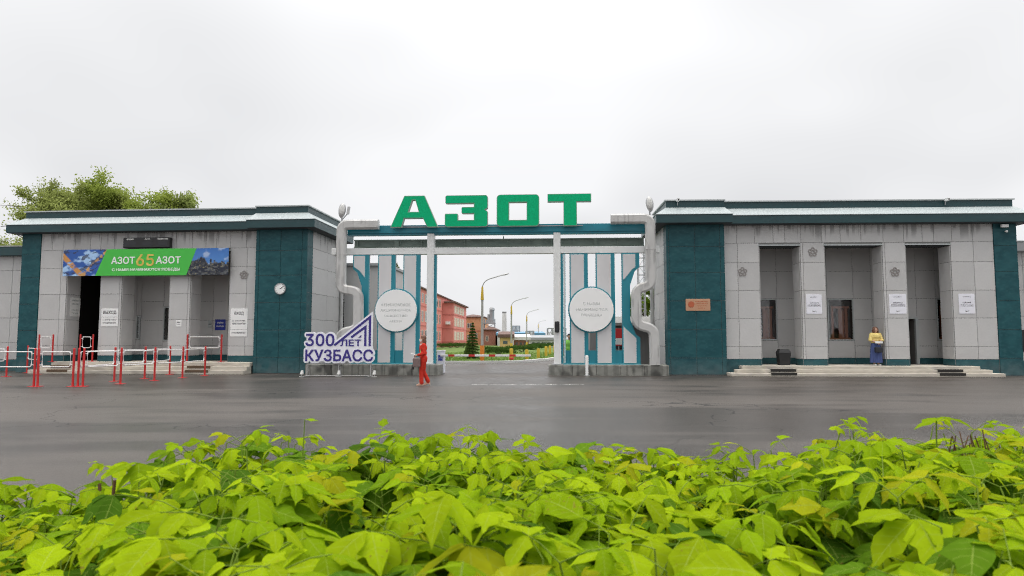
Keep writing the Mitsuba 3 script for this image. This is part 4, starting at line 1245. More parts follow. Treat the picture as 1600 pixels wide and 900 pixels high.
YG = (0.34, 0.39, 0.12)
tree(-30.2, 45.5, 12.2, .95, .20, 30000, .085, YG, 'light green tree with an airy crown behind the left end of the west roof', 11, .27, .45)
tree(-27.0, 46.5, 12.3, .70, .19, 34000, .085, (0.31, 0.38, 0.08), 'densest and greenest tree behind the west roof, middle of three', 25, .29, .3)
tree(-24.6, 45.5, 11.6, .95, .17, 18000, .095, (0.31, 0.37, 0.12), 'thin leaved tree with branches showing, right of the dense tree behind the west roof', 33, .27, .55)
tree(-33.2, 44.5, 8.4, .8, .12, 5000, .09, YG, 'small low tree showing under the eaves at the left end of the west building', 41, .3, .4)
tree(-39, 52, 8.8, .8, .15, 4200, .10, (0.09, 0.10, 0.05), 'dark distant treetop at the left edge above the low wing', 43, .3, .3)
tree(13.6, 66, 6.2, .75, .16, 12000, .10, (0.17, 0.27, 0.03), 'green tree behind the right duct beside the east building', 51, .24, .2)


def conifer(x, y, h, r0, label, seed):
    r = np.random.default_rng(seed)
    t = thing('conifer', label, 'tree')
    add('trunk', tube([(x, y, 0), (x, y, h * .97)], [.07, .01], 6), 'bark', t, True)
    n = 5200
    z = h * (.06 + .94 * r.random(n) ** 1.25)
    lay = np.round(z / (h * .075)) * h * .075
    z = z * .5 + lay * .5
    R = r0 * (1 - z / h) ** .85 + .03
    a = r.uniform(0, 6.283, n)
    br_ = .60 + .60 * meshkit.noise(np.stack([np.cos(a) * 2.5, np.sin(a) * 2.5, z * 3], 1))
    q_ = R * br_ * np.sqrt(r.random(n))
    pts = np.stack([x + q_ * np.cos(a), y + q_ * np.sin(a), z - q_ * .25], 1)
    v, f = leaf_cloud(pts, .055, r)
    c = np.array((0.075, 0.125, 0.03))[None] * (0.7 + .7 * meshkit.noise(pts * 2.5))[:, None]
    add('crown', trimesh.Trimesh(v, f, process=False), 'tree_leaf', t, color=np.repeat(c, 4, 0))
    tag(t + '__crown', kind='stuff')


conifer(px(738.5, 51), 51, 2.75, .75, 'small dark green spruce on the lawn before the peach block', 5)
conifer(px(733, 56), 56, 1.3, .6, 'low bushy spruce just left of the taller spruce', 6)


def shrub(x, y, h, w, label, seed, col=(0.06, 0.12, 0.025), n=1500, ls=.06):
    r = np.random.default_rng(seed)
    t = thing('shrub', label, 'shrub')
    add('stem', cat([tube([(x, y, 0), (x + r.normal() * w * .25, y + r.normal() * w * .25, h * .7)], [.03, .012], 5, False) for _ in range(7)]), 'bark', t)
    th_, u_ = r.uniform(0, 6.283, n), r.random(n)
    d = np.stack([np.cos(th_), np.sin(th_), r.uniform(-.6, 1, n)], 1)
    d /= np.linalg.norm(d, axis=1, keepdims=True)
    lump = .7 + .55 * meshkit.noise(d * 2.6 + seed)
    pts = np.array([x, y, h * .5]) + d * (u_[:, None] ** .45) * lump[:, None] * np.array([w * .5, w * .5, h * .52])
    v, f = leaf_cloud(pts, ls, r)
    c = np.array(col)[None] * (0.7 + .7 * meshkit.noise(pts * 2.5))[:, None]
    add('crown', trimesh.Trimesh(v, f, process=False), 'tree_leaf', t, color=np.repeat(c, 4, 0))
    tag(t + '__crown', kind='stuff')


shrub(px(779, 62), 62, 1.0, 3.6, 'dark green shrub on the lawn between the brick block and the second lamp', 71, n=2600, ls=.075)
shrub(px(816, 80), 80, .95, 3.8, 'round green shrub behind the tip of the barrier boom', 72, n=2000, ls=.08)
shrub(px(840, 96), 96, 1.0, 4.0, 'green shrub beyond the third street lamp', 73, n=1800, ls=.09)
shrub(px(850, 120), 120, 1.1, 5, 'grey green shrub at the far end of the road', 74, (0.07, 0.11, 0.04), n=1600, ls=.1)


def small_tree(x, y, h, w, zc, col, label, seed, n):
    """young tree: thin trunk, a few limbs, one loose upright crown"""
    r = np.random.default_rng(seed)
    t = thing('tree', label, 'tree')
    add('trunk', tube([(x, y, 0), (x + .03, y, h * .5), (x, y, h * .95)], [.07, .05, .015], 7), 'bark', t, True)
    add('limbs', cat([tube([(x, y, z), (x + w * .45 * math.cos(a), y + w * .45 * math.sin(a), z + h * .16)], [.025, .008], 5, False) for z, a in zip(np.linspace(zc, h * .85, 12), np.arange(12) * 2.4)]), 'bark', t, True)
    tag(t + '__limbs', kind='stuff')
    z = r.uniform(zc, h, n)
    a = r.uniform(0, 6.283, n)
    u = (z - zc) / (h - zc)
    R = w * .5 * np.sin(np.pi * np.clip(u * .9 + .08, 0, 1)) ** .6 * (.6 + .7 * meshkit.noise(np.stack([np.cos(a) * 1.7, np.sin(a) * 1.7, z * 1.6], 1) + seed))
    q_ = R * r.random(n) ** .45
    pts = np.stack([x + q_ * np.cos(a), y + q_ * np.sin(a), z], 1)
    v, f = leaf_cloud(pts, .075, r)
    c = np.array(col)[None] * (0.7 + .6 * meshkit.noise(pts * 1.4))[:, None]
    add('crown', trimesh.Trimesh(v, f, process=False), 'tree_leaf', t, color=np.repeat(c, 4, 0))
    tag(t + '__crown', kind='stuff')


small_tree(-9.05, 52, 7.4, 1.5, 3.2, (0.12, 0.14, 0.04), 'olive coloured tree seen through the left gate screen', 57, 2600)
small_tree(-6.75, 46, 4.4, 1.1, .6, (0.10, 0.16, 0.035), 'narrow young tree beside the left white gate pillar', 61, 2600)
for i, xx in enumerate((692, 703, 714, 724)):
    shrub(px(xx, 112 + i * 3), 112 + i * 3, 1.0, 3.4, ['first', 'second', 'third', 'fourth'][i] + ' from the left of the low shrubs along the foot of the pink block', 80 + i, n=900, ls=.08)

# ------------------------------------------------------------------ people
principled('skin', (0.50, 0.29, 0.20), 0.55)
principled('red_cloth', (0.52, 0.035, 0.020), 0.85, specular=0.2)
principled('hair_brown', (0.13, 0.055, 0.03), 0.5)
principled('mask_white', (0.75, 0.75, 0.75), 0.8)
principled('shoe_nude', (0.62, 0.40, 0.30), 0.5)
principled('bag_taupe', (0.16, 0.11, 0.105), 0.6)
principled('yellow_cloth', (0.74, 0.59, 0.22), 0.85, specular=0.2)
principled('denim', proc(lambda p, n, uv: mix((0.035, 0.055, 0.16), (0.07, 0.10, 0.25), fbm(p.x * 26, p.y * 6, p.z * 4, 3))), 0.85)
principled('hi_vis', (0.25, 0.62, 0.10), 0.7)
principled('dark_cloth', (0.02, 0.022, 0.03), 0.8)


def limb(*js):
    """chain of (point, radius) -> manifold of hulls"""
    out = m3.Manifold()
    for (p, a), (q_, b) in zip(js[:-1], js[1:]):
        s1 = m3.Manifold.sphere(a, 14).translate(list(map(float, p)))
        s2 = m3.Manifold.sphere(b, 14).translate(list(map(float, q_)))
        out += m3.Manifold.batch_hull([s1, s2])
    return out


def ell(c, r):
    return m3.Manifold.sphere(1.0, 20).scale(list(map(float, r))).translate(list(map(float, c)))


def soft(m, l=.018, it=6, crease=0.0):
    t = totri(m.refine_to_length(l))
    t.merge_vertices()
    trimesh.smoothing.filter_taubin(t, iterations=it)
    if crease:
        q_ = np.array(t.vertices)
        w = meshkit.noise(q_ * [14, 14, 26] + 3) * .6 + meshkit.noise((q_ + q_[:, [2, 0, 1]] * .5) * 34) * .4
        t.vertices = q_ + t.vertex_normals * ((w - .5) * 2 * crease)[:, None]
    return t


def hand(wr, d, up, curl=.5):
    """palm and five fingers from the wrist; d = direction of the hand, up = back of the hand"""
    d, up = np.array(d, float) / np.linalg.norm(d), np.array(up, float)
    up -= d * (up @ d)
    up /= np.linalg.norm(up)
    sd = np.cross(up, d)
    w = np.array(wr, float)
    palm = m3.Manifold.batch_hull([m3.Manifold.sphere(.013, 10).translate(list(w + d * a + sd * b)) for a, b in ((.0, -.018), (.0, .018), (.075, -.034), (.075, .034))])
    for b, L in ((-.033, .062), (-.011, .075), (.011, .078), (.032, .068)):
        k0 = w + d * .078 + sd * b
        k1 = k0 + (d * math.cos(curl) - up * math.sin(curl)) * L * .5
        k2 = k1 + (d * math.cos(curl * 2.3) - up * math.sin(curl * 2.3)) * L * .5
        palm += limb((k0, .0095), (k1, .0085), (k2, .0075))
    t0 = w + d * .02 + sd * .026
    palm += limb((t0, .013), (t0 + sd * .032 + d * .03 - up * .01, .011), (t0 + sd * .034 + d * .062 - up * .022, .009))
    return palm


def head(c, fwd):
    """skull, jaw, nose, brow, ears; fwd horizontal unit"""
    c, f = np.array(c, float), np.array(fwd, float)
    s = np.cross([0, 0, 1.0], f)
    m = ell(c + [0, 0, .015], (.078, .078, .098)) + ell(c + f * .02 + [0, 0, -.06], (.056, .056, .058)) + ell(c - f * .018 + [0, 0, .03], (.08, .08, .08))
    m += limb((c + f * .082 + [0, 0, .012], .009), (c + f * .100 + [0, 0, -.022], .013))
    for k_ in (-1, 1):
        m += ell(c + s * k_ * .078 + [0, 0, -.01], (.016, .016, .028))
        m += ell(c + f * .066 + s * k_ * .035 + [0, 0, -.025], (.024, .024, .022))
    m += limb((c + f * .074 - s * .018 + [0, 0, -.062], .008), (c + f * .074 + s * .018 + [0, 0, -.062], .008))
    return m


V3 = lambda *a: np.array(a, float)
# --- woman in red, walking left: local frame x = forward, y = left
wr_ = thing('person', 'woman in a red trouser suit and white face mask walking past the gate', 'person')
PT = T().translate([-2.86, 22.2, 0]).rotate([0, 0, 1], 186).scale(.985)
hipL, hipR = V3(0, .09, .86), V3(0, -.09, .86)
knL, knR = V3(.075, .075, .48), V3(.0, -.075, .47)
anL, anR = V3(.055, .07, .09), V3(-.15, -.07, .125)
chest, neck, hc = V3(.01, 0, 1.22), V3(.015, 0, 1.38), V3(.035, 0, 1.535)
shL, shR = V3(.0, .165, 1.32), V3(.0, -.165, 1.32)
elL, elR = V3(-.03, .215, 1.06), V3(-.05, -.215, 1.06)
wrL, wrR = V3(.20, .13, 1.00), V3(.17, -.17, .98)
footL, footR = V3(.20, .075, .028), V3(-.03, -.07, .035)
legs = lambda e: limb((hipL, .088 + e), (knL, .058 + e), (anL, .036 + e)) + limb((hipR, .088 + e), (knR, .058 + e), (anR, .036 + e))
body = legs(0) + limb((anL, .034), (footL, .024)) + limb((anR, .034), (footR, .024))
body += ell((0, 0, .92), (.105, .15, .12)) + ell((.0, 0, 1.06), (.09, .125, .14)) + ell((.005, 0, 1.24), (.105, .155, .14))
body += limb((V3(0, 0, 1.3), .07), (neck, .046), (hc - V3(.02, 0, .05), .046)) + head(hc, (1, 0, 0))
for a, b, c in ((shL, elL, wrL), (shR, elR, wrR)):
    body += limb((a, .052), (b, .04), (c, .028))
body += hand(wrL, (1, -.3, .05), (0, .3, 1), .7) + hand(wrR, (1, .2, .0), (0, -.3, 1), .8)
add('body', soft(body), 'skin', wr_, True, PT)
tr = limb((hipL, .098), (knL, .068), (anL + V3(.0, 0, .02), .07)) + limb((hipR, .098), (knR, .066), (anR + V3(.0, 0, .02), .068)) + ell((0, 0, .90), (.115, .16, .13))
add('trousers', soft(tr, .016, 4, .011), 'red_cloth', wr_, True, PT)
jk = ell((.0, 0, .88), (.128, .18, .16)) + ell((.0, 0, 1.04), (.102, .14, .18)) + ell((.005, 0, 1.24), (.118, .17, .15)) + limb((shL, .075), (shR, .075)) + limb((V3(0, 0, 1.31), .085), (V3(.005, 0, 1.365), .055))
jk -= mbox(-1, 1, -1, 1, 0, .77)
for a, b, c in ((shL, elL, wrL), (shR, elR, wrR)):
    jk += limb((a, .066), (b, .053), (b + (c - b) * .82, .045))
lap = [limb((V3(.125, s * .05, 1.33), .012), (V3(.135, s * .015, 1.10), .012)) for s in (-1, 1)]
for l in lap:
    jk += l
add('jacket', soft(jk, .016, 4, .009), 'red_cloth', wr_, True, PT)
hr = ell(hc + V3(-.028, 0, .03), (.098, .096, .105)) + ell(hc + V3(-.06, 0, -.09), (.065, .095, .15)) + limb((hc + V3(-.03, .075, 0), .035), (hc + V3(-.035, .08, -.17), .03)) + limb((hc + V3(-.03, -.075, 0), .035), (hc + V3(-.035, -.08, -.17), .03))
hr -= ell(hc + V3(.075, 0, -.04), (.075, .085, .11))
add('hair', soft(hr, .015, 3), 'hair_brown', wr_, True, PT)
mk_ = (ell(hc + V3(.035, 0, -.05), (.074, .068, .058)) - mbox(-1, float(hc[0] + .03), -1, 1, 0, 2))
add('face_mask', soft(mk_, .012, 3), 'mask_white', wr_, True, PT)
sh_ = limb((anL + V3(-.03, 0, -.05), .03), (footL, .027)) + limb((anR + V3(-.03, 0, -.045), .03), (footR, .027)) + limb((anL + V3(-.045, 0, -.05), .018), (V3(anL[0] - .05, anL[1], .012), .012)) + limb((anR + V3(-.05, 0, -.05), .018), (V3(anR[0] - .06, anR[1], .03), .012))
for g_ in sh_.decompose():
    add('shoe', soft(g_, .012, 3), 'shoe_nude', wr_, True, PT)
add('blouse', soft(limb((V3(.075, 0, 1.20), .045), (V3(.06, 0, 1.33), .045)), .02, 2), 'mask_white', wr_, True, PT)
bg = thing('handbag', 'grey taupe handbag hanging from the forearm of the woman in red', 'bag')
bgm = hull([(a, b, c) for a in (.10, .34) for b in (.12, .26) for c in (.62, .90)] + [(a, b, .93) for a in (.14, .30) for b in (.16, .22)])
bgm = totri(tomani(bgm).refine_to_length(.03))
trimesh.smoothing.filter_taubin(bgm, iterations=4)
add('pouch', bgm, 'bag_taupe', bg, True, PT)
add('strap', tube(rounded_path([(.13, .19, .90), (.13, .17, 1.04), (.28, .17, 1.04), (.30, .19, .90)], .08), .011, 6), 'bag_taupe', bg, True, PT)
add('tassel', tube([(.33, .2, .70), (.34, .2, .54)], [.02, .045], 8), 'black_plastic', bg, True, PT)
pa = thing('paper_sheets', 'white papers held in front by the woman in red', 'papers')
pm = bx(.22, .42, -.16, .12, 1.01, 1.02)
pm.apply_transform(trimesh.transformations.rotation_matrix(-.25, [0, 1, 0], (.25, 0, 1.0)))
add('sheet', pm, 'mask_white', pa, to=PT)

# --- woman in yellow on the steps, facing the camera: local x = forward
wy = thing('person', 'woman in a yellow top and long denim skirt standing on the right steps', 'person')
YT = FR.at(8.72, .12, zpR, -90 + 2.5).scale(.97)
hc = V3(.02, 0, 1.545)
shL, shR, elL, elR = V3(0, .17, 1.33), V3(0, -.17, 1.33), V3(.03, .245, 1.10), V3(.03, -.245, 1.10)
wrL, wrR = V3(.21, .075, .99), V3(.22, -.05, .985)
body = limb((V3(0, .09, .86), .09), (V3(.01, .09, .47), .058), (V3(0, .085, .09), .037)) + limb((V3(0, -.09, .86), .09), (V3(.01, -.09, .47), .058), (V3(0, -.085, .09), .037))
body += limb((V3(0, .085, .07), .036), (V3(.13, .10, .03), .026)) + limb((V3(0, -.085, .07), .036), (V3(.13, -.10, .03), .026))
body += ell((0, 0, .92), (.11, .165, .12)) + ell((0, 0, 1.08), (.10, .145, .14)) + ell((.005, 0, 1.25), (.115, .17, .14)) + limb((V3(0, 0, 1.32), .07), (V3(.01, 0, 1.4), .047), (hc - V3(.01, 0, .05), .047)) + head(hc, (1, 0, 0))
for a, b, c in ((shL, elL, wrL), (shR, elR, wrR)):
    body += limb((a, .055), (b, .043), (c, .029))
body += hand(wrL, (.35, -1, -.2), (1, .3, .4), .6) + hand(wrR, (.3, 1, -.35), (1, -.3, .4), .6)
add('body', soft(body), 'skin', wy, True, YT)
tp = ell((0, 0, 1.0), (.135, .19, .12)) + ell((0, 0, 1.12), (.125, .18, .16)) + ell((.01, 0, 1.26), (.145, .205, .15)) + limb((shL, .078), (shR, .078))
for a, b in ((shL, elL), (shR, elR)):
    tp += limb((a, .085), (b, .072), (b + V3(.05, 0, -.01), .064))
tp -= mbox(-1, 1, -1, 1, 0, .94)
add('top', soft(tp, .016, 4, .010), 'yellow_cloth', wy, True, YT)
an = np.linspace(0, 2 * np.pi, 72, endpoint=False)
rings = []
for z, rx, ry, fo in ((1.0, .125, .165, 0), (.9, .145, .20, .004), (.75, .155, .215, .010), (.5, .165, .225, .016), (.25, .175, .24, .022), (.13, .18, .245, .024)):
    rings.append(np.stack([(rx + fo * np.cos(9 * an)) * np.cos(an), (ry + fo * np.cos(9 * an)) * np.sin(an), np.full(72, z)], 1))
vs = np.vstack(rings)
fs = [[i * 72 + j, i * 72 + (j + 1) % 72, (i + 1) * 72 + (j + 1) % 72, (i + 1) * 72 + j] for i in range(5) for j in range(72)]
add('skirt', (vs, np.array(fs)), 'denim', wy, True, YT)
hr = ell(hc + V3(-.025, 0, .03), (.102, .105, .105)) + ell(hc + V3(-.045, 0, -.05), (.08, .125, .12)) + limb((hc + V3(.0, .095, .03), .035), (hc + V3(0, .105, -.1), .04)) + limb((hc + V3(.0, -.095, .03), .035), (hc + V3(0, -.105, -.1), .04))
hr -= ell(hc + V3(.085, 0, -.03), (.08, .068, .10))
add('hair', soft(hr, .015, 3), 'hair_brown', wy, True, YT)
add('shoe', soft(limb((V3(-.02, .085, .04), .036), (V3(.14, .10, .032), .031)), .012, 3), 'mask_white', wy, True, YT)
add('shoe', soft(limb((V3(-.02, -.085, .04), .036), (V3(.14, -.10, .032), .031)), .012, 3), 'mask_white', wy, True, YT)
hb = thing('handbag', 'dark small handbag held in both hands by the woman in yellow', 'bag')
add('pouch', totri(m3.Manifold.batch_hull([m3.Manifold.sphere(.035, 10).translate([.22 + a, b, c]) for a in (-.02, .05) for b in (-.13, .12) for c in (.60, .76)])), 'dark_cloth', hb, 40, YT)
add('strap', tube(rounded_path([(.24, -.1, .78), (.235, -.02, .97), (.235, .02, .97), (.24, .1, .78)], .05), .01, 6), 'dark_cloth', hb, True, YT)
pw = thing('paper_sheets', 'white folded papers held at the waist by the woman in yellow', 'papers')
pm = bx(.25, .262, -.16, .17, .96, 1.05)
add('sheet', pm, 'mask_white', pw, to=YT)

# --- guard in a green vest behind the right screen
gd = thing('person', 'guard in a green high visibility vest standing behind the right gate screen', 'person')
GTt = FG.at(5.45, 1.9, 0, -95).scale(1.0)
hc = V3(.02, 0, 1.62)
body = limb((V3(0, .09, .9), .09), (V3(.01, .09, .49), .06), (V3(0, .085, .09), .04)) + limb((V3(0, -.09, .9), .09), (V3(.01, -.09, .49), .06), (V3(0, -.085, .09), .04)) + limb((V3(0, .085, .07), .04), (V3(.15, .1, .035), .032)) + limb((V3(0, -.085, .07), .04), (V3(.15, -.1, .035), .032))
body += ell((0, 0, .97), (.11, .16, .13)) + ell((0, 0, 1.28), (.12, .18, .2)) + limb((V3(0, 0, 1.38), .07), (V3(.01, 0, 1.47), .05), (hc - V3(.01, 0, .05), .05)) + head(hc, (1, 0, 0))
for s in (1, -1):
    body += limb((V3(0, s * .19, 1.4), .056), (V3(-.02, s * .25, 1.12), .044), (V3(.06, s * .24, .88), .03)) + hand((.06, s * .24, .88), (.2, 0, -1), (0, s, .1), .5)
add('body', soft(body), 'skin', gd, True, GTt)
vt = ell((0, 0, 1.08), (.14, .2, .2)) + ell((0, 0, 1.28), (.145, .215, .2)) + limb((V3(0, .19, 1.4), .07), (V3(0, -.19, 1.4), .07))
add('vest', soft(vt, .02, 4), 'hi_vis', gd, True, GTt)
tr = limb((V3(0, .09, .93), .11), (V3(.01, .09, .49), .085), (V3(0, .085, .1), .075)) + limb((V3(0, -.09, .93), .11), (V3(.01, -.09, .49), .085), (V3(0, -.085, .1), .075))
add('trousers', soft(tr, .02, 4), 'dark_cloth', gd, True, GTt)
hr = ell(hc + V3(-.02, 0, .04), (.092, .092, .095)) - ell(hc + V3(.085, 0, -.05), (.07, .09, .11))
add('hair', soft(hr, .015, 3), 'dark_cloth', gd, True, GTt)

# ------------------------------------------------------------------ hedge in the foreground
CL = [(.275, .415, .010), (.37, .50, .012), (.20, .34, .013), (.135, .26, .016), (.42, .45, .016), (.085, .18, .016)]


def leaf_fn(p, n, uv):
    """uv.x = place along the leaf + 2 * tone step, uv.y = place across (-1..1) + 3 * colour number"""
    ci = dr.floor((uv.y + 1.5) / 3)
    s_ = uv.y - 3 * ci
    tn = dr.floor((uv.x + .5) / 2)
    t_ = uv.x - 2 * tn
    col = mi.Color3f(0.4, 0.58, 0.02)
    for i, c in enumerate(CL):
        col = dr.select(dr.abs(ci - i) < .5, mi.Color3f(*c), col)
    a_ = dr.abs(s_)
    ph = (t_ - a_ * .16) * 6.5
    fr = dr.abs(ph - dr.floor(ph) - .5)
    vein = smoothstep(.10, .0, fr) * smoothstep(1.0, .55, a_) * .5 + smoothstep(.07, .01, a_) * .9
    blot = fbm(p.x * 60, p.y * 60, p.z * 60, 2)
    col = col * (.84 + .05 * tn) * (.90 + .20 * blot)
    spot = smoothstep(.80, .90, noise(p.x * 150, p.y * 150, p.z * 150)) * smoothstep(.55, .75, noise(p.x * 9, p.y * 9, p.z * 9))
    col = mix(col, (.30, .20, .05), spot * .7)
    return mix(col, (.46, .56, .13), vein * .45)


scene['hedge_leaf'] = {'type': 'principledthin', 'base_color': proc(leaf_fn), 'roughness': 0.40, 'diff_trans': 0.95, 'eta': 1.45}
principled('twig_green', (0.15, 0.22, 0.03), 0.8, specular=0.2)
principled('twig_brown', (0.12, 0.06, 0.035), 0.8)


def leaf_shape(seed):
    """box-elder like leaflet: ovate, pointed, a few coarse teeth, folded along the midrib and drooping; unit length along +x"""
    r = np.random.default_rng(seed)
    nt = 8
    t = np.array([0, .10, .24, .40, .56, .72, .87, 1.0])
    w0 = np.array([0.012, .13, .235, .265, .225, .145, .058, .0]) * r.uniform(.9, 1.15)
    wl, wr2 = w0.copy(), w0.copy()
    for w in (wl, wr2):
        for i in ([3] if r.random() < .3 else [4] if r.random() < .5 else [2, 5] if r.random() < .6 else []):
            w[i] *= r.uniform(1.18, 1.42)
            w[i + 1] *= r.uniform(.62, .80)
        w *= r.uniform(.9, 1.1)
    droop, fold, tw = r.uniform(.10, .40), r.uniform(.10, .40), r.normal() * .25
    v, c = [], []
    for i in range(nt):
        for j, s in enumerate((-1, -.5, 0, .5, 1)):
            w = (wl if s < 0 else wr2)[i]
            y = s * w
            z = -droop * t[i] ** 2 * .8 + fold * abs(y) - .55 * abs(y) ** 2 + tw * y * t[i] + .018 * math.sin(9 * t[i] + 3 * s + seed) * abs(s)
            v.append((t[i], y, z))
            c.append((t[i], s))
    f = []
    for i in range(nt - 1):
        for j in range(4):
            a = i * 5 + j
            if i == nt - 2 and False:
                continue
            f += [[a, a + 5, a + 6], [a, a + 6, a + 1]]
    return np.array(v), np.array(f), np.array(c)


SH = [leaf_shape(s) for s in range(10)]
hr_ = np.random.default_rng(2024)
# top outline of the hedge: image of its far edge, as heights over x at the far side
HX = np.array([-3.2, -1.75, -1.45, -1.28, -1.12, -.9, -.66, -.535, -.41, -.15, .16, .41, .62, .74, 1.05, 1.34, 1.65, 3.2])
HZ = np.array([1.0, 1.015, 1.025, 1.05, 1.13, 1.17, 1.18, 1.08, 1.13, 1.18, 1.15, 1.135, 1.085, 1.15, 1.195, 1.20, 1.17, 1.17])


def top_z(x, y):
    xr = x / y * 2.2           # the clumps run back from the camera side, so their outline is kept along the depth
    z = np.interp(xr, HX, HZ)
    return z + .05 * (meshkit.noise(np.array([x * 3.3, y * 3.3, 1.0])) - .5) + (.0 if y > 1.2 else -.02)


leaves, stems, browns = [], [], []
for _ in range(1800):
    y = hr_.uniform(.72, 2.35)
    x = hr_.uniform(-1, 1) * (.80 * y + .25)
    if hr_.random() > (.55 + .45 * y / 2.3):
        continue
    # gaps between the bushes
    g = min(abs(x + .225 * y * 1.0 + .02) / .055, 9)
    if g < 1 and y > 1.0:
        continue
    if meshkit.noise(np.array([x * 6, y * 5, 4.0])) < .34 and hr_.random() < .85:
        continue
    zt = top_z(x, y) - abs(hr_.normal()) * .11
    d = V3(hr_.normal() * .16, hr_.normal() * .16, 1)
    d /= np.linalg.norm(d)
    tip = V3(x, y, zt)
    base = tip - d * hr_.uniform(.25, .5)
    stems.append(tube([base, (base + tip) / 2 + V3(*(hr_.normal(size=3) * .008)), tip], [.0036, .0028, .0017], 5, False))
    az0 = hr_.uniform(0, 6.28)
    for node in range(3):
        pn = tip - d * (node * hr_.uniform(.045, .075))
        for sgn in (0, 1):
            if node == 0 and hr_.random() < .35:
                continue
            az = az0 + node * 1.57 + sgn * math.pi + hr_.normal() * .35
            el = hr_.uniform(.15, .75) - node * .12
            pd = V3(math.cos(az) * math.cos(el), math.sin(az) * math.cos(el), math.sin(el))
            L = hr_.uniform(.04, .095) * (.6 if node == 0 else 1)
            q0 = pn + pd * L
            nl = 3 if hr_.random() < .7 else 5
            sz = hr_.uniform(.052, .122) * (.62 if node == 0 else 1) * (1.0 if y > 1.5 else 1.32)
            rach = pd + V3(0, 0, -.25)
            rach /= np.linalg.norm(rach)
            q1 = q0 + rach * (.035 if nl == 3 else .06)
            stems.append(tube([pn, q0, q1], [.0013, .0011, .0009], 4, False))
            if q0[1] < .62:
                continue
            side = np.cross(rach, [0, 0, 1])
            side /= np.linalg.norm(side) + 1e-9
            lst = [(q1, rach, 1.12)]
            for k_ in range((nl - 1) // 2):
                o = q1 - rach * (.012 + .035 * k_)
                for s in (-1, 1):
                    lst.append((o, rach * .45 + side * s * hr_.uniform(.75, 1.05), .92))
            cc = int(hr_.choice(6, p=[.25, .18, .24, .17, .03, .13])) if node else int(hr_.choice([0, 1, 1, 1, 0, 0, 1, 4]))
            for o, dd_, ss in lst:
                dd_ = dd_ / np.linalg.norm(dd_)
                dd_ = dd_ + V3(0, 0, -hr_.uniform(.05, .75) - (.35 if dd_[1] < -.3 else 0)) + V3(*(hr_.normal(size=3) * .14))
                dd_ /= np.linalg.norm(dd_)
                nrm = V3(hr_.normal() * .28, hr_.normal() * .28, 1)
                sy = np.cross(nrm, dd_)
                sy /= np.linalg.norm(sy)
                nz = np.cross(dd_, sy)
                s_ = sz * ss * hr_.uniform(.85, 1.2)
                M = np.eye(4)
                M[:3, 0], M[:3, 1], M[:3, 2], M[:3, 3] = dd_ * s_, sy * s_, nz * s_, o
                leaves.append((M, int(hr_.integers(0, 10)), cc))

# brown old wood, cut shoots
for x, y, zt in ((-.68, 1.35, .98), (-.62, 1.36, .96), (-.66, 1.36, 1.0), (-1.20, 2.1, 1.075), (-1.245, 2.1, 1.065), (.42, 1.2, 1.04), (-.28, 1.15, .98), (.5, 1.05, 1.03), (.0, 1.6, 1.06), (-1.5, 2.0, 1.09)):
    browns.append(tube([(x + hr_.normal() * .03, y, .0), (x + hr_.normal() * .02, y, .55), (x, y, zt)], [.010, .0075, .0048], 7))
for k_ in range(11):
    a_ = (k_ - 5) * .13
    browns.append(tube([(1.40, 2.12, .9), (1.40 + .10 * a_, 2.12, 1.14), (1.40 + .09 * a_ + .015 * hr_.normal(), 2.12 + .02 * hr_.normal(), 1.20 + .014 * hr_.normal())], [.003, .0024, .0017], 5, False))
for _ in range(150):
    y = hr_.uniform(.9, 2.3)
    x = hr_.uniform(-1, 1) * (.8 * y + .2)
    browns.append(tube([(x, y, 0), (x + hr_.normal() * .05, y + hr_.normal() * .05, .5), (x + hr_.normal() * .1, y + hr_.normal() * .1, .9 + hr_.random() * .1)], [.011, .008, .005], 6, False))

# the sprig that reaches into the view at the right edge
for o, dd_, s_ in ((V3(1.66, 2.05, 1.34), V3(-.9, -.2, .12), .11), (V3(1.68, 2.05, 1.30), V3(-.7, -.3, -.45), .10), (V3(1.66, 2.05, 1.30), V3(.8, -.4, -.2), .10), (V3(1.70, 2.05, 1.28), V3(-.2, -.8, -.3), .09), (V3(1.30, 2.1, 1.262), V3(.95, -.1, -.05), .10), (V3(1.30, 2.1, 1.262), V3(-.95, -.1, -.18), .09), (V3(1.06, 2.15, 1.215), V3(-.3, .3, .6), .05), (V3(-.66, 2.2, 1.245), V3(.9, -.1, .05), .045)):
    dd_ = dd_ / np.linalg.norm(dd_)
    sy = np.cross([0, 0, 1.0], dd_)
    sy /= np.linalg.norm(sy)
    nz = np.cross(dd_, sy)
    M = np.eye(4)
    M[:3, 0], M[:3, 1], M[:3, 2], M[:3, 3] = dd_ * s_, sy * s_, nz * s_, o
    leaves.append((M, int(hr_.integers(0, 10)), 0))
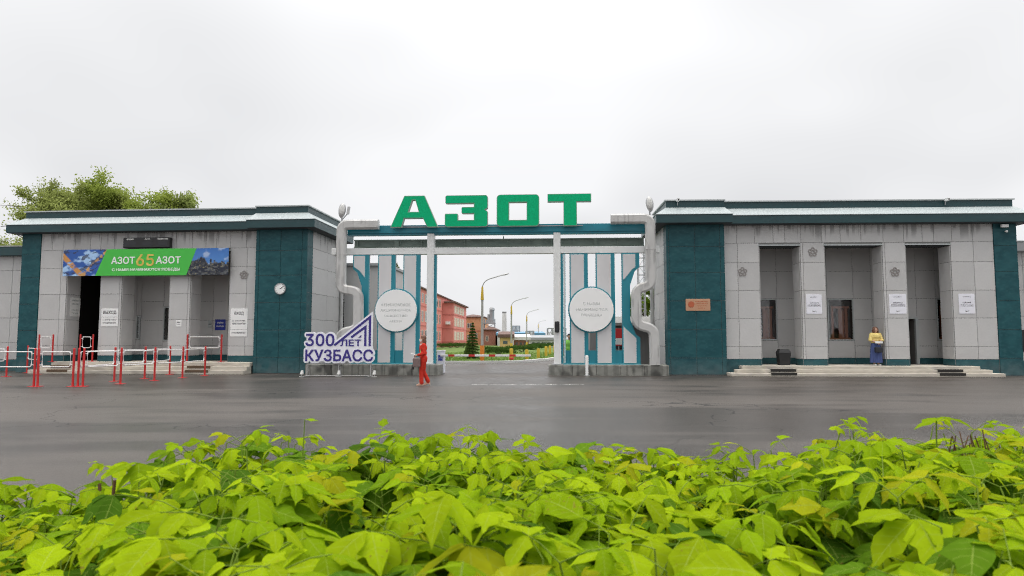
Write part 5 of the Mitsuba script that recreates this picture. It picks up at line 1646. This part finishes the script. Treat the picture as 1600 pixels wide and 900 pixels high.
stems += [tube([(1.62, 2.05, .95), (1.66, 2.05, 1.2), (1.67, 2.05, 1.34)], [.004, .003, .002], 5, False), tube([(1.28, 2.1, .95), (1.29, 2.1, 1.262)], [.004, .002], 5, False), tube([(1.08, 2.15, .95), (1.06, 2.15, 1.215)], [.004, .002], 5, False), tube([(-.67, 2.2, .95), (-.66, 2.2, 1.245)], [.003, .0015], 5, False)]

hg_ = thing('hedge', 'bright yellow green leafy hedge of young maple shoots across the whole foreground', 'hedge')
F_ = np.array([np.cos(PITCH) * 0, math.cos(PITCH), math.sin(PITCH)])


def psize(M):
    c = M[:3, 3] + M[:3, 0] * .5
    d = c - np.array(EYE)
    if d[1] < .3:
        return 0
    sx, sy = d[0] / d[1], d[2] / d[1]
    if abs(sx) > .76 or sy < -.36:
        return 0
    return np.linalg.norm(M[:3, 0]) / np.linalg.norm(d) * (1.3 if c[2] > 1.0 else .8)


order = sorted(range(len(leaves)), key=lambda i: -psize(leaves[i][0]))
big, rest = order[:300], order[300:]
LP = {}
for i in big:
    M, s, c = leaves[i]
    q = (s, c)
    if q not in LP:
        v, f, cc = SH[s]
        LP[q] = mikit.ply(trimesh.Trimesh(v, f, process=False), 'hedge_leaf', smooth=True, uv=cc + [2 * (s % 6), 3 * c])
    add('leaf', LP[q], None, hg_, to=T(M))
vs, fs, cs, off = [], [], [], 0
for i in rest:
    M, s, c = leaves[i]
    v, f, cc = SH[s]
    vs.append(v @ M[:3, :3].T + M[:3, 3])
    fs.append(f + off)
    cs.append(cc + [2 * int(hr_.integers(0, 7)), 3 * c])
    off += len(v)
tag(add('foliage', trimesh.Trimesh(np.vstack(vs), np.vstack(fs), process=False), 'hedge_leaf', hg_, True, uv=np.vstack(cs)), kind='stuff')
tag(add('twigs', cat(stems), 'twig_green', hg_, True), kind='stuff')
tag(add('old_wood', cat(browns), 'twig_brown', hg_, True), kind='stuff')
sb = thing('planting_bed', 'strip of dark soil and litter under the hedge', 'soil')
del labels[sb]
COUNT['planting_bed'] = 0
tag(add('planting_bed', cbx(-4, 4, .5, 2.5, -.02, .06, .02), 'twig_brown'), 'strip of dark soil under the foreground hedge', kind='structure')
